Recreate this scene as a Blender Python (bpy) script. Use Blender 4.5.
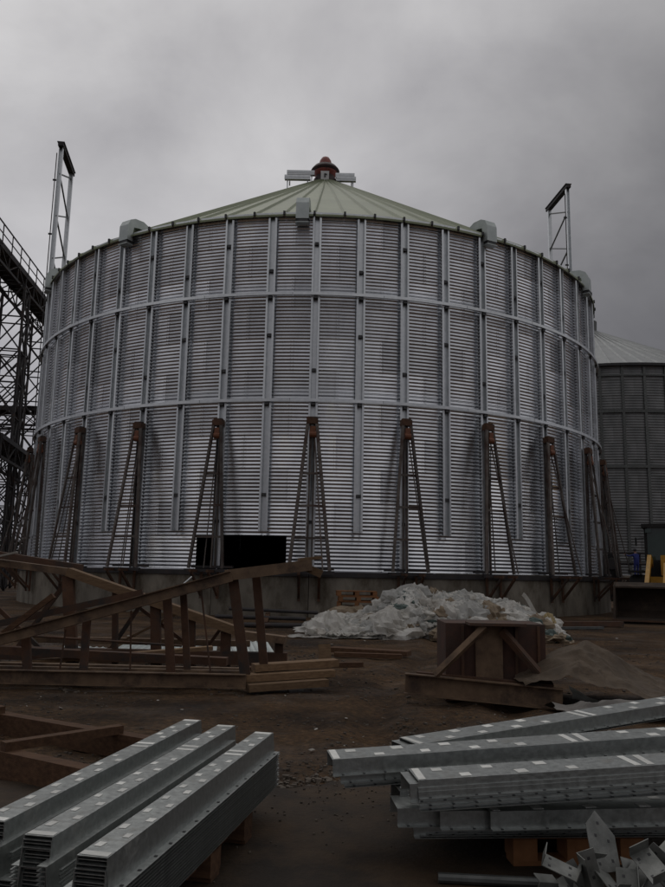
import bpy, math, random
from mathutils import Vector, Matrix, noise
R_ = math.radians
random.seed(11)
for o in list(bpy.data.objects): bpy.data.objects.remove(o)
scn = bpy.context.scene
col = scn.collection

# ------------------------------------------------------------------ camera
CAM_H = 1.4
cam_d = bpy.data.cameras.new('camera'); cam = bpy.data.objects.new('camera', cam_d); col.objects.link(cam)
cam_d.sensor_fit = 'VERTICAL'; cam_d.sensor_height = 24.0; cam_d.lens = 24.0*768/887
cam_d.clip_start = 0.05; cam_d.clip_end = 3000
cam.matrix_world = Matrix.Translation((0, 0, CAM_H)) @ Matrix.Rotation(R_(99.5), 4, 'X') @ Matrix.Rotation(R_(1.1), 4, 'Z')
scn.camera = cam

# ------------------------------------------------------------------ sky: heavy overcast over a Nishita sky
SUN_EL, SUN_AZ = 56, -20          # azimuth from +Y, clockwise positive: above and beyond the silo, to the left
w = bpy.data.worlds.new('World'); scn.world = w; w.use_nodes = True
nt = w.node_tree; nt.nodes.clear(); N = nt.nodes.new; L = nt.links.new
out = N('ShaderNodeOutputWorld'); bg = N('ShaderNodeBackground'); L(bg.outputs[0], out.inputs[0])
sky = N('ShaderNodeTexSky'); sky.sky_type = 'NISHITA'; sky.sun_disc = False
sky.sun_elevation = R_(SUN_EL); sky.sun_rotation = R_(SUN_AZ)
tc = N('ShaderNodeTexCoord'); sep = N('ShaderNodeSeparateXYZ'); L(tc.outputs['Generated'], sep.inputs[0])
# cloud deck: project the direction onto a flat layer so clouds flatten to the horizon
zz = N('ShaderNodeMath'); zz.operation = 'MAXIMUM'; L(sep.outputs['Z'], zz.inputs[0]); zz.inputs[1].default_value = 0.0
za = N('ShaderNodeMath'); za.operation = 'ADD'; L(zz.outputs[0], za.inputs[0]); za.inputs[1].default_value = 0.35
dx = N('ShaderNodeMath'); dx.operation = 'DIVIDE'; L(sep.outputs['X'], dx.inputs[0]); L(za.outputs[0], dx.inputs[1])
dy = N('ShaderNodeMath'); dy.operation = 'DIVIDE'; L(sep.outputs['Y'], dy.inputs[0]); L(za.outputs[0], dy.inputs[1])
cmb = N('ShaderNodeCombineXYZ'); L(dx.outputs[0], cmb.inputs[0]); L(dy.outputs[0], cmb.inputs[1]); cmb.inputs[2].default_value = 3.1
def wnoise(scale, detail, rough, dist=0.3):
    n = N('ShaderNodeTexNoise'); n.inputs['Scale'].default_value = scale; n.inputs['Detail'].default_value = detail
    n.inputs['Roughness'].default_value = rough; n.inputs['Distortion'].default_value = dist
    L(cmb.outputs[0], n.inputs['Vector']); return n
n1 = wnoise(0.9, 3, 0.5); n2 = wnoise(2.6, 6, 0.55)
mx = N('ShaderNodeMix'); mx.data_type = 'FLOAT'; mx.inputs[0].default_value = 0.33
L(n1.outputs['Fac'], mx.inputs[2]); L(n2.outputs['Fac'], mx.inputs[3])
rp = N('ShaderNodeValToRGB'); L(mx.outputs[0], rp.inputs[0])
rp.color_ramp.elements[0].position = 0.30; rp.color_ramp.elements[0].color = (0.118, 0.117, 0.124, 1)
rp.color_ramp.elements[1].position = 0.68; rp.color_ramp.elements[1].color = (0.425, 0.428, 0.418, 1)
# overcast luminance falls towards the horizon
gr = N('ShaderNodeValToRGB'); L(zz.outputs[0], gr.inputs[0])
gr.color_ramp.elements[0].position = 0.0; gr.color_ramp.elements[0].color = (0.43, 0.43, 0.49, 1)
gr.color_ramp.elements[1].position = 0.62; gr.color_ramp.elements[1].color = (1.12, 1.12, 1.12, 1)
mul = N('ShaderNodeMix'); mul.data_type = 'RGBA'; mul.blend_type = 'MULTIPLY'; mul.inputs[0].default_value = 1
L(rp.outputs[0], mul.inputs[6]); L(gr.outputs[0], mul.inputs[7])
# the cloud deck is thinner (brighter) over a broad area high on the left
vd = N('ShaderNodeVectorMath'); vd.operation = 'DOT_PRODUCT'; L(tc.outputs['Generated'], vd.inputs[0]); vd.inputs[1].default_value = Vector((-.19, .80, .56)).normalized()
thin = N('ShaderNodeMapRange'); thin.interpolation_type = 'SMOOTHSTEP'; L(vd.outputs['Value'], thin.inputs[0])
thin.inputs[1].default_value = .74; thin.inputs[2].default_value = 1.0; thin.inputs[3].default_value = 1.05; thin.inputs[4].default_value = 1.6
# and a heavy rain-dark bank low on the right
vb = N('ShaderNodeVectorMath'); vb.operation = 'DOT_PRODUCT'; L(tc.outputs['Generated'], vb.inputs[0]); vb.inputs[1].default_value = Vector((.52, .82, .16)).normalized()
bank = N('ShaderNodeMapRange'); bank.interpolation_type = 'SMOOTHSTEP'; L(vb.outputs['Value'], bank.inputs[0])
bank.inputs[1].default_value = .80; bank.inputs[2].default_value = 1.0; bank.inputs[3].default_value = 1.0; bank.inputs[4].default_value = .60
tb = N('ShaderNodeMath'); tb.operation = 'MULTIPLY'; L(thin.outputs[0], tb.inputs[0]); L(bank.outputs[0], tb.inputs[1])
sc0 = N('ShaderNodeVectorMath'); sc0.operation = 'SCALE'; L(mul.outputs[2], sc0.inputs[0]); L(tb.outputs[0], sc0.inputs['Scale'])
sc = N('ShaderNodeMix'); sc.data_type = 'RGBA'; sc.blend_type = 'MULTIPLY'; sc.inputs[0].default_value = 1
L(sc0.outputs[0], sc.inputs[6]); sc.inputs[7].default_value = (19.9, 19.5, 19.8, 1)
fin = N('ShaderNodeMix'); fin.data_type = 'RGBA'; fin.inputs[0].default_value = 0.97
L(sky.outputs[0], fin.inputs[6]); L(sc.outputs[2], fin.inputs[7])
L(fin.outputs[2], bg.inputs[0]); bg.inputs[1].default_value = 0.1

sd = bpy.data.lights.new('sun', 'SUN'); sun = bpy.data.objects.new('sun', sd); col.objects.link(sun)
sd.energy = 0.5; sd.angle = R_(50); sd.color = (1.0, 0.97, 0.93)
az = R_(SUN_AZ); el = R_(SUN_EL)
sdir = Vector((math.sin(az)*math.cos(el), math.cos(az)*math.cos(el), math.sin(el)))
sun.rotation_euler = sdir.to_track_quat('Z', 'Y').to_euler(); sun.location = (0, -20, 60)
scn.view_settings.view_transform = 'Standard'; scn.view_settings.look = 'None'
scn.view_settings.gamma = 1; scn.view_settings.exposure = -0.68

# ------------------------------------------------------------------ materials
def mat(name, c1, c2=None, scale=4, rough=0.8, metal=0.0, bump=0.0, bscale=None, c3=None, s3=2, t3=0.6, stretch=(1, 1, 1),
        coords='Object', objvar=0.0, roughvar=0.0, spec=0.5, detail=8, w3=0.08):
    m = bpy.data.materials.new(name); m.use_nodes = True
    t = m.node_tree; b = t.nodes['Principled BSDF']; n = t.nodes.new; l = t.links.new
    tcd = n('ShaderNodeTexCoord'); mp = n('ShaderNodeMapping'); mp.inputs['Scale'].default_value = stretch
    l(tcd.outputs[coords], mp.inputs[0])
    nz = n('ShaderNodeTexNoise'); nz.inputs['Scale'].default_value = scale; nz.inputs['Detail'].default_value = detail
    nz.inputs['Roughness'].default_value = 0.62; l(mp.outputs[0], nz.inputs['Vector'])
    r = n('ShaderNodeValToRGB'); l(nz.outputs['Fac'], r.inputs[0])
    r.color_ramp.elements[0].position = 0.33; r.color_ramp.elements[0].color = (*c1, 1)
    r.color_ramp.elements[1].position = 0.67; r.color_ramp.elements[1].color = (*(c2 or c1), 1)
    cur = r.outputs[0]
    if c3:
        n3 = n('ShaderNodeTexNoise'); n3.inputs['Scale'].default_value = s3; n3.inputs['Detail'].default_value = 9
        n3.inputs['Roughness'].default_value = 0.7; l(mp.outputs[0], n3.inputs['Vector'])
        r3 = n('ShaderNodeValToRGB'); l(n3.outputs['Fac'], r3.inputs[0])
        r3.color_ramp.elements[0].position = t3-w3; r3.color_ramp.elements[0].color = (0, 0, 0, 1)
        r3.color_ramp.elements[1].position = t3+w3; r3.color_ramp.elements[1].color = (1, 1, 1, 1)
        mm = n('ShaderNodeMix'); mm.data_type = 'RGBA'; l(r3.outputs[0], mm.inputs[0]); l(cur, mm.inputs[6])
        mm.inputs[7].default_value = (*c3, 1); cur = mm.outputs[2]
        if metal > 0:
            ml = n('ShaderNodeMath'); ml.operation = 'MULTIPLY_ADD'; l(r3.outputs[0], ml.inputs[0])
            ml.inputs[1].default_value = -metal; ml.inputs[2].default_value = metal; l(ml.outputs[0], b.inputs['Metallic'])
    if objvar:
        oi = n('ShaderNodeObjectInfo'); mr = n('ShaderNodeMapRange'); l(oi.outputs['Random'], mr.inputs[0])
        mr.inputs[3].default_value = 1-objvar; mr.inputs[4].default_value = 1+objvar
        vm = n('ShaderNodeVectorMath'); vm.operation = 'SCALE'; l(cur, vm.inputs[0]); l(mr.outputs[0], vm.inputs['Scale']); cur = vm.outputs[0]
    l(cur, b.inputs['Base Color'])
    b.inputs['Roughness'].default_value = rough; b.inputs['Specular IOR Level'].default_value = spec
    if not (c3 and metal > 0): b.inputs['Metallic'].default_value = metal
    if roughvar:
        rv = n('ShaderNodeMapRange'); l(nz.outputs['Fac'], rv.inputs[0]); rv.inputs[3].default_value = rough-roughvar; rv.inputs[4].default_value = rough+roughvar
        l(rv.outputs[0], b.inputs['Roughness'])
    if bump:
        bn = n('ShaderNodeTexNoise'); bn.inputs['Scale'].default_value = bscale or scale*4; bn.inputs['Detail'].default_value = 6
        l(mp.outputs[0], bn.inputs['Vector'])
        bp = n('ShaderNodeBump'); bp.inputs['Strength'].default_value = bump; bp.inputs['Distance'].default_value = 0.02
        l(bn.outputs['Fac'], bp.inputs['Height']); l(bp.outputs[0], b.inputs['Normal'])
    return m
M = {}
M['sheet'] = mat('galvanised_sheet', (.62, .64, .68), (.83, .85, .89), scale=1.2, rough=.20, metal=.92, bump=.05, bscale=1.6, objvar=.22, roughvar=.09, stretch=(1, 1, .35), detail=5)
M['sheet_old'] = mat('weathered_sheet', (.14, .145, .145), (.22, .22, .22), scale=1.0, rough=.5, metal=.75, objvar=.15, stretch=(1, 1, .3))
M['zinc'] = mat('galvanised_section', (.60, .62, .63), (.74, .76, .77), scale=6, rough=.36, metal=.9, bump=.08, bscale=14, objvar=.08, roughvar=.08)
M['zinc_dull'] = mat('dull_zinc', (.33, .345, .335), (.46, .48, .465), scale=34, rough=.37, metal=.86, bump=.05, bscale=90, c3=(.17, .15, .12), s3=5, t3=.68, w3=.10, objvar=.10, roughvar=.08)
M['plate'] = mat('stained_plate_zinc', (.12, .125, .115), (.34, .345, .325), scale=5, rough=.42, metal=.6, bump=.06, bscale=60, objvar=.35)
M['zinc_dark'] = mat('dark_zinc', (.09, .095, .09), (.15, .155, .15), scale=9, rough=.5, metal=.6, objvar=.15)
M['bolt'] = mat('bolt_steel', (.05, .05, .052), (.09, .09, .09), rough=.5, metal=.7)
M['roof'] = mat('roof_sheet_green', (.185, .215, .125), (.24, .27, .16), scale=.8, rough=.5, metal=.1, objvar=.07, bump=.05, bscale=1.5, c3=(.15, .16, .105), s3=1.1, t3=.66)
M['roof2'] = mat('roof_sheet_grey', (.22, .23, .23), (.30, .31, .31), scale=.8, rough=.5, metal=.5, objvar=.06)
M['vent'] = mat('vent_sheet', (.42, .46, .45), (.52, .56, .55), scale=3, rough=.45, metal=.55, objvar=.05, bump=.05)
M['red'] = mat('red_cap_paint', (.20, .045, .035), (.29, .07, .05), scale=4, rough=.5, c3=(.06, .03, .028), s3=3, t3=.62)
M['rededge'] = mat('dark_brown_brim', (.035, .022, .022), (.06, .03, .028), rough=.6)
M['white'] = mat('white_plate', (.55, .55, .54), (.66, .66, .65), rough=.5)
M['steel_dark'] = mat('dark_steel', (.022, .020, .022), (.045, .040, .040), scale=3, rough=.65, metal=.2, c3=(.07, .035, .02), s3=2.2, t3=.62)
M['rust'] = mat('rusty_steel', (.060, .027, .014), (.125, .060, .031), scale=5, rough=.8, bump=.15, bscale=30, c3=(.035, .028, .024), s3=2.5, t3=.55, objvar=.15)
M['rust_red'] = mat('red_rust_steel', (.040, .020, .014), (.085, .036, .022), scale=5, rough=.8, bump=.15, bscale=30, c3=(.05, .028, .02), s3=3, t3=.55)
M['jack'] = mat('jack_steel', (.075, .062, .054), (.15, .13, .115), scale=3, rough=.7, metal=.15, c3=(.050, .022, .015), s3=1.6, t3=.56, objvar=.35)
M['hoist'] = mat('orange_hoist', (.15, .05, .02), (.22, .075, .03), scale=8, rough=.6, c3=(.06, .025, .015), s3=6, t3=.58)
M['chan'] = mat('weathered_channel', (.095, .058, .034), (.19, .122, .072), scale=5, rough=.75, bump=.12, bscale=40, c3=(.05, .03, .02), s3=3, t3=.58, objvar=.12)
M['conc'] = mat('foundation_concrete', (.13, .115, .092), (.24, .215, .175), scale=1.6, rough=.9, bump=.35, bscale=14, c3=(.075, .058, .038), s3=1.1, t3=.56, objvar=.14, stretch=(1, 1, .5))
M['pad'] = mat('dark_wet_slab', (.016, .0112, .0078), (.032, .0225, .0155), scale=1.4, rough=.78, bump=.35, bscale=40, c3=(.070, .044, .024), s3=1.5, t3=.57, spec=.25, w3=.14)
M['wood'] = mat('weathered_timber', (.13, .075, .038), (.23, .145, .078), scale=7, rough=.85, bump=.25, bscale=30, stretch=(1, 6, 6), objvar=.2)
M['wood_dark'] = mat('brown_timber', (.062, .031, .017), (.13, .070, .038), scale=6, rough=.85, bump=.25, bscale=30, stretch=(1, 6, 6), objvar=.15, spec=.3)
M['pallet'] = mat('pallet_timber', (.17, .070, .026), (.26, .115, .045), scale=7, rough=.85, bump=.2, bscale=30, objvar=.15)
M['plastic'] = mat('dirty_white_plastic', (.56, .54, .50), (.78, .77, .73), scale=2.2, rough=.30, c3=(.34, .30, .25), s3=1.9, t3=.60, objvar=.16, w3=.12)
M['plastic_grey'] = mat('grey_plastic_film', (.36, .36, .345), (.54, .54, .52), scale=3, rough=.25, objvar=.1)
M['plastic_tan'] = mat('tan_paper_waste', (.17, .125, .08), (.28, .22, .15), scale=3, rough=.7)
for nm_ in ('plastic', 'plastic_grey'):
    t_ = M[nm_].node_tree; b_ = t_.nodes['Principled BSDF']; o_ = t_.nodes['Material Output']
    tr_ = t_.nodes.new('ShaderNodeBsdfTranslucent'); tr_.inputs[0].default_value = (.75, .73, .68, 1)
    ms_ = t_.nodes.new('ShaderNodeMixShader'); ms_.inputs[0].default_value = .38
    t_.links.new(b_.outputs[0], ms_.inputs[1]); t_.links.new(tr_.outputs[0], ms_.inputs[2]); t_.links.new(ms_.outputs[0], o_.inputs[0])
M['plastic_y'] = mat('yellowed_foam', (.34, .26, .13), (.46, .37, .20), scale=3, rough=.7)
M['plastic_g'] = mat('green_net', (.055, .085, .075), (.10, .13, .12), scale=5, rough=.7)
M['canvas'] = mat('tan_canvas', (.060, .042, .027), (.12, .086, .056), scale=3, rough=.85, bump=.2, bscale=14, c3=(.055, .038, .025), s3=1.6, t3=.58)
M['greycloth'] = mat('grey_sheeting', (.11, .10, .09), (.18, .165, .15), scale=3, rough=.7, bump=.1, bscale=14)
M['tape'] = mat('white_label', (.62, .62, .58), (.76, .76, .72), scale=30, rough=.6, objvar=.2, c3=(.36, .36, .33), s3=12, t3=.66)
M['yellow'] = mat('loader_yellow', (.40, .20, .012), (.50, .26, .018), scale=4, rough=.45, c3=(.12, .07, .03), s3=3, t3=.66)
M['black'] = mat('black_rubber', (.010, .010, .010), (.02, .019, .018), rough=.85)
M['glass'] = mat('green_cab_glass', (.012, .03, .022), (.018, .04, .03), rough=.06, spec=.6)
M['bucket'] = mat('muddy_bucket', (.028, .018, .012), (.05, .033, .022), scale=3, rough=.85, c3=(.08, .055, .035), s3=2, t3=.6, bump=.2)
M['blue'] = mat('blue_overalls', (.012, .02, .12), (.02, .032, .19), scale=12, rough=.85)
M['skin'] = mat('skin', (.22, .12, .085), (.27, .15, .11), rough=.6)
M['hair'] = mat('dark_cap', (.012, .011, .014), (.02, .018, .02), rough=.8)
M['leaf'] = mat('dark_leaves', (.018, .024, .012), (.04, .05, .022), scale=.7, rough=.7)
M['bark'] = mat('bark', (.035, .028, .02), (.06, .048, .035), scale=6, rough=.9)
M['stone'] = mat('rubble_stone', (.04, .030, .022), (.115, .092, .070), scale=1.7, rough=.9, detail=2)
M['scrap'] = mat('litter', (.22, .20, .17), (.42, .40, .36), scale=1.3, rough=.7, detail=1)
M['floor'] = mat('silo_floor', (.05, .045, .04), (.08, .07, .06), rough=.9)

def ground_mat():
    m = bpy.data.materials.new('wet_dirt'); m.use_nodes = True
    t = m.node_tree; b = t.nodes['Principled BSDF']; n = t.nodes.new; l = t.links.new
    tcd = n('ShaderNodeTexCoord')
    def nz(s, d=8, r=.65):
        x = n('ShaderNodeTexNoise'); x.inputs['Scale'].default_value = s; x.inputs['Detail'].default_value = d; x.inputs['Roughness'].default_value = r
        l(tcd.outputs['Object'], x.inputs['Vector']); return x
    def ramp(src, p0, c0, p1, c1):
        x = n('ShaderNodeValToRGB'); l(src, x.inputs[0]); x.color_ramp.elements[0].position = p0; x.color_ramp.elements[0].color = (*c0, 1)
        x.color_ramp.elements[1].position = p1; x.color_ramp.elements[1].color = (*c1, 1); return x
    a = ramp(nz(.55).outputs['Fac'], .36, (.030, .0165, .0080), .64, (.155, .090, .042))
    g = ramp(nz(16, 6, .7).outputs['Fac'], .42, (.45, .43, .42), .70, (1.35, 1.3, 1.22))
    mu = n('ShaderNodeMix'); mu.data_type = 'RGBA'; mu.blend_type = 'MULTIPLY'; mu.inputs[0].default_value = .95
    l(a.outputs[0], mu.inputs[6]); l(g.outputs[0], mu.inputs[7]); l(mu.outputs[2], b.inputs['Base Color'])
    rr = ramp(nz(.9).outputs['Fac'], .33, (.45,)*3, .52, (.95,)*3); l(rr.outputs[0], b.inputs['Roughness'])
    b.inputs['Specular IOR Level'].default_value = .3
    bp = n('ShaderNodeBump'); bp.inputs['Strength'].default_value = 1.0; bp.inputs['Distance'].default_value = .05
    l(nz(22, 7, .7).outputs['Fac'], bp.inputs['Height']); l(bp.outputs[0], b.inputs['Normal'])
    return m
M['dirt'] = ground_mat()

# ------------------------------------------------------------------ mesh helpers
class MB:
    def __init__(s): s.v = []; s.f = []; s.mi = []; s.cur = 0
    def add(s, vs, fs):
        k = len(s.v); s.v += [tuple(p) for p in vs]; s.f += [tuple(i+k for i in q) for q in fs]; s.mi += [s.cur]*len(fs)
    def box(s, c, d, m=None):
        hx, hy, hz = d[0]/2, d[1]/2, d[2]/2
        vs = [Vector((x*hx, y*hy, z*hz)) for z in (-1, 1) for y in (-1, 1) for x in (-1, 1)]
        if m is not None: vs = [m @ p for p in vs]
        vs = [p+Vector(c) for p in vs]
        s.add(vs, [(0, 2, 3, 1), (4, 5, 7, 6), (0, 1, 5, 4), (2, 6, 7, 3), (0, 4, 6, 2), (1, 3, 7, 5)])
    def sweep(s, p0, p1, prof, up=(0, 0, 1), closed=True, caps=True):
        """prof: list of (side, up) points swept straight from p0 to p1"""
        p0, p1 = Vector(p0), Vector(p1); d = (p1-p0).normalized(); u = Vector(up)
        sd_ = d.cross(u)
        if sd_.length < 1e-4: sd_ = d.cross(Vector((0, 1, 0)))
        sd_.normalize(); u = sd_.cross(d)
        n = len(prof); vs = [p+sd_*a+u*b for p in (p0, p1) for a, b in prof]
        fs = [(i, (i+1) % n, n+(i+1) % n, n+i) for i in range(n if closed else n-1)]
        if closed and caps: fs += [tuple(range(n-1, -1, -1)), tuple(range(n, 2*n))]
        s.add(vs, fs)
    def bar(s, p0, p1, w_, h_, up=(0, 0, 1)):
        s.sweep(p0, p1, [(-w_/2, -h_/2), (w_/2, -h_/2), (w_/2, h_/2), (-w_/2, h_/2)], up)
    def tube(s, p0, p1, r0, r1=None, n=8):
        r1 = r0 if r1 is None else r1; p0, p1 = Vector(p0), Vector(p1); d = (p1-p0).normalized()
        a = d.orthogonal().normalized(); b = d.cross(a)
        vs = [p+(a*math.cos(2*math.pi*i/n)+b*math.sin(2*math.pi*i/n))*r for p, r in ((p0, r0), (p1, r1)) for i in range(n)]
        s.add(vs, [(i, (i+1) % n, n+(i+1) % n, n+i) for i in range(n)]+[tuple(range(n-1, -1, -1)), tuple(range(n, 2*n))])
    def lathe(s, prof, n=24, c=(0, 0, 0)):
        vs = [(c[0]+r*math.cos(2*math.pi*i/n), c[1]+r*math.sin(2*math.pi*i/n), c[2]+z) for r, z in prof for i in range(n)]
        s.add(vs, [(k*n+i, k*n+(i+1) % n, (k+1)*n+(i+1) % n, (k+1)*n+i) for k in range(len(prof)-1) for i in range(n)])
    def mesh(s, name, mats, smooth=False):
        me = bpy.data.meshes.new(name); me.from_pydata(s.v, [], s.f)
        for m in (mats if isinstance(mats, (list, tuple)) else [mats]): me.materials.append(m)
        me.polygons.foreach_set('material_index', s.mi)
        if smooth: me.polygons.foreach_set('use_smooth', [True]*len(s.f))
        me.update(); return me
def obj(name, me, parent=None, loc=None, rz=None, mw=None):
    o = bpy.data.objects.new(name, me); col.objects.link(o)
    if parent: o.parent = parent
    if loc is not None: o.location = loc
    if rz is not None: o.rotation_euler = (0, 0, rz)
    if mw is not None: o.matrix_local = mw
    return o
def thing(name, label, cat, loc=(0, 0, 0), rz=0, group=None, me=None, mw=None):
    o = obj(name, me, None, loc, rz); o['label'] = label; o['category'] = cat
    if mw is not None: o.matrix_local = mw
    if group: o['group'] = group
    return o
def struct(name, me, loc=(0, 0, 0)):
    o = obj(name, me, None, loc); o['kind'] = 'structure'; return o
def copy_tree(src, parent=None):
    c = src.copy(); col.objects.link(c); c.parent = parent
    for ch in src.children: copy_tree(ch, c)
    return c
ORD = ['', 'first', 'second', 'third', 'fourth', 'fifth', 'sixth', 'seventh', 'eighth', 'ninth', 'tenth', 'eleventh', 'twelfth', 'thirteenth', 'fourteenth', 'fifteenth']
def channel(w_, h_, t):   # U channel, open downwards
    return [(-w_/2, 0), (-w_/2, h_), (w_/2, h_), (w_/2, 0), (w_/2-t, 0), (w_/2-t, h_-t), (-w_/2+t, h_-t), (-w_/2+t, 0)]
def channel_side(d, fl, t):  # C channel lying with web vertical, open to +side
    return [(fl, 0), (0, 0), (0, d), (fl, d), (fl, d-t), (t, d-t), (t, t), (fl, t)]

# ------------------------------------------------------------------ ground
PADX = lambda x: 5.36+.10*math.sin(x*1.7)+.07*math.sin(x*4.3+1)
def gh(x, y):
    h = .045*noise.noise((x*.45, y*.45, .3))+.022*noise.noise((x*1.7, y*1.7, 2.3))+.010*noise.noise((x*6, y*6, 5.1))
    h += .016*(.4-abs(noise.noise((x*3.1, y*3.1, 8.8))))+.012*(.4-abs(noise.noise((x*7.3, y*7.3, 1.8))))
    for c in (.35, 1.75):          # worn tyre ruts wandering towards the silo
        d = (x-(c+.16*(y-6)+.25*math.sin(y*.5)))/.19
        h += -.045*math.exp(-d*d)+.022*math.exp(-(abs(d)-1.7)**2*2)
    k = min(1, max(0, (y-5.15)/1.2)); far = min(1, max(0, (60-y)/30)) if y > 30 else 1
    return h*k*far-.02*(1-k)
g = MB(); xs = []; ys = []
x = -9.0
while x < 13: xs.append(x); x += .085
y = 2.0
while y < 27: ys.append(y); y += .05+.006*(y-2)
XS = [-900, -300, -90, -40, -22, -14]+xs+[15, 18, 24, 40, 90, 300, 900]; YS = [-300, -60, -15, -3]+ys+[29, 33, 40, 60, 120, 400, 1500]
vs = [(X, Y, gh(X, Y) if -10 < X < 14 and 1.9 < Y < 28 else -.0) for Y in YS for X in XS]
nx = len(XS); g.add(vs, [(j*nx+i, j*nx+i+1, (j+1)*nx+i+1, (j+1)*nx+i) for j in range(len(YS)-1) for i in range(nx-1)])
struct('ground', g.mesh('ground', M['dirt'], True))
g = MB(); px_ = [-14+.06*i for i in range(470)]
top = [(X, PADX(X)+.07*noise.noise((X*3, 0, 0))+.05*noise.noise((X*11, 0, 0)), .012) for X in px_]; n = len(px_)
g.add(top+[(X, -6, .012) for X in px_]+[(a, b+.03, -.05) for a, b, c in top], [(n+i, n+i+1, i+1, i) for i in range(n-1)]+[(i, i+1, 2*n+i+1, 2*n+i) for i in range(n-1)])
struct('yard_slab', g.mesh('yard_slab', M['pad']))

# ------------------------------------------------------------------ the big silo
SC = Vector((-.66, 37.8, 0)); RAD = 13.0; Z0 = 1.43; TH = 1.1; NT = 11; NS = 54; DA = 2*math.pi/NS
ZE = Z0+TH*NT; RING = (Z0+5.50, Z0+9.16)
def pol(a, r, z):      # a = angle from the camera-facing direction, positive to the right
    return Vector((math.sin(a)*r, -math.cos(a)*r, z))
def sheet_mesh(name, rad, span, th, ncor, amp, m_main, seg=8, bolts=True, sub=8):
    b = MB(); rows = ncor*sub+1
    b.add([pol(-span/2+span*i/seg, rad+amp*math.cos(2*math.pi*ncor*k/(rows-1)), th*k/(rows-1)) for k in range(rows) for i in range(seg+1)],
          [(k*(seg+1)+i, k*(seg+1)+i+1, (k+1)*(seg+1)+i+1, (k+1)*(seg+1)+i) for k in range(rows-1) for i in range(seg)])
    nmain = len(b.f)
    if bolts:
        b.cur = 1
        for e in (-1, 1):
            for k in range(ncor):
                a = e*(span/2)-e*.05/rad
                c = pol(a, rad+amp+.004, th*(k+.0)/ncor+.004)
                b.box(c, (.015, .012, .015), Matrix.Rotation(a, 3, 'Z'))
    me = b.mesh(name, [m_main, M['bolt']]); sm = [i < nmain for i in range(len(b.f))]
    me.polygons.foreach_set('use_smooth', sm); return me
silo = thing('grain_silo', 'large corrugated steel grain silo with pale green conical roof in the centre', 'silo', SC)
me_sheet = sheet_mesh('wall_sheet', RAD, 2*DA, TH, 9, .016, M['sheet'])
for t in range(NT):
    for k in range(NS//2):
        a = (2*k)*DA+(DA/2 if t % 2 == 0 else -DA/2)
        aa = (a+math.pi) % (2*math.pi)-math.pi
        if t == 0 and abs(aa+1.5*DA) < .01: continue            # bottom sheet not yet fitted: open black gap
        obj('wall_sheet', me_sheet, silo, (0, 0, Z0+TH*t), a+random.uniform(-.0006, .0006))
# vertical stiffeners, one length per storey between the wind rings
def stiff_mesh(h_, name):
    b = MB(); pr = [(-.15, .155), (-.085, .170), (-.070, .022), (.070, .022), (.085, .170), (.15, .155), (.15, .148), (.091, .162), (.076, .016), (-.076, .016), (-.091, .162), (-.15, .148)]
    n = len(pr); b.add([(x_, -(RAD+.004+y_), z_) for z_ in (0, h_) for x_, y_ in pr], [(i, (i+1) % n, n+(i+1) % n, n+i) for i in range(n)]+[tuple(range(n)), tuple(range(2*n-1, n-1, -1))])
    return b.mesh(name, M['zinc'])
def splice_mesh():
    b = MB(); b.box((0, -(RAD+.085), 0), (.125, .11, .10)); return b.mesh('splice_plate', M['bolt'])
me_spl = splice_mesh(); cache = {}
for k in range(NS):
    a = k*DA; odd = k % 2
    low = Z0+1.22 if odd else Z0+.02
    for (z0, z1) in ((low, RING[0]-.06), (RING[0]+.07, RING[1]-.06), (RING[1]+.07, ZE-.03)):
        key = round(z1-z0, 3)
        if key not in cache: cache[key] = stiff_mesh(z1-z0, 'stiffener')
        s_ = obj('stiffener', cache[key], silo, (0, 0, z0), a)
        aa = (a+math.pi) % (2*math.pi)-math.pi
        if abs(aa) < 1.45:
            hz = (z1-z0)*(.28 if (k+int(z0)) % 2 else .62)
            obj('splice_plate', me_spl, s_, (0, 0, hz))
# wind rings: bent channel lengths spanning two bays each
def ring_mesh(rad, span, w_, h_, name, m):
    b = MB(); seg = 6; pr = [(0, 0), (w_, 0), (w_, h_), (0, h_)]
    b.add([pol(-span/2+span*i/seg, rad+p, z_) for i in range(seg+1) for p, z_ in pr],
          [(i*4+j, i*4+(j+1) % 4, (i+1)*4+(j+1) % 4, (i+1)*4+j) for i in range(seg) for j in range(4)]+[(0, 1, 2, 3), tuple(seg*4+j for j in (3, 2, 1, 0))])
    return b.mesh(name, m)
me_ring = ring_mesh(RAD+.18, 2*DA-.0012, .11, .10, 'wind_ring', M['zinc'])
me_clip = MB(); me_clip.box((0, -(RAD+.13), -.05), (.13, .24, .095)); me_clip = me_clip.mesh('ring_clip', M['bolt'])
for zr in RING:
    for k in range(NS//2):
        rg = obj('wind_ring', me_ring, silo, (0, 0, zr-.05), (2*k+.5)*DA)
        for e in (-.5, .5): obj('ring_clip', me_clip, rg, (0, 0, 0), e*DA)
me_eave = ring_mesh(RAD+.02, 2*DA-.001, .10, .07, 'eave_angle', M['zinc'])
for k in range(NS//2): obj('eave_angle', me_eave, silo, (0, 0, ZE-.04), 2*k*DA)
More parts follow.
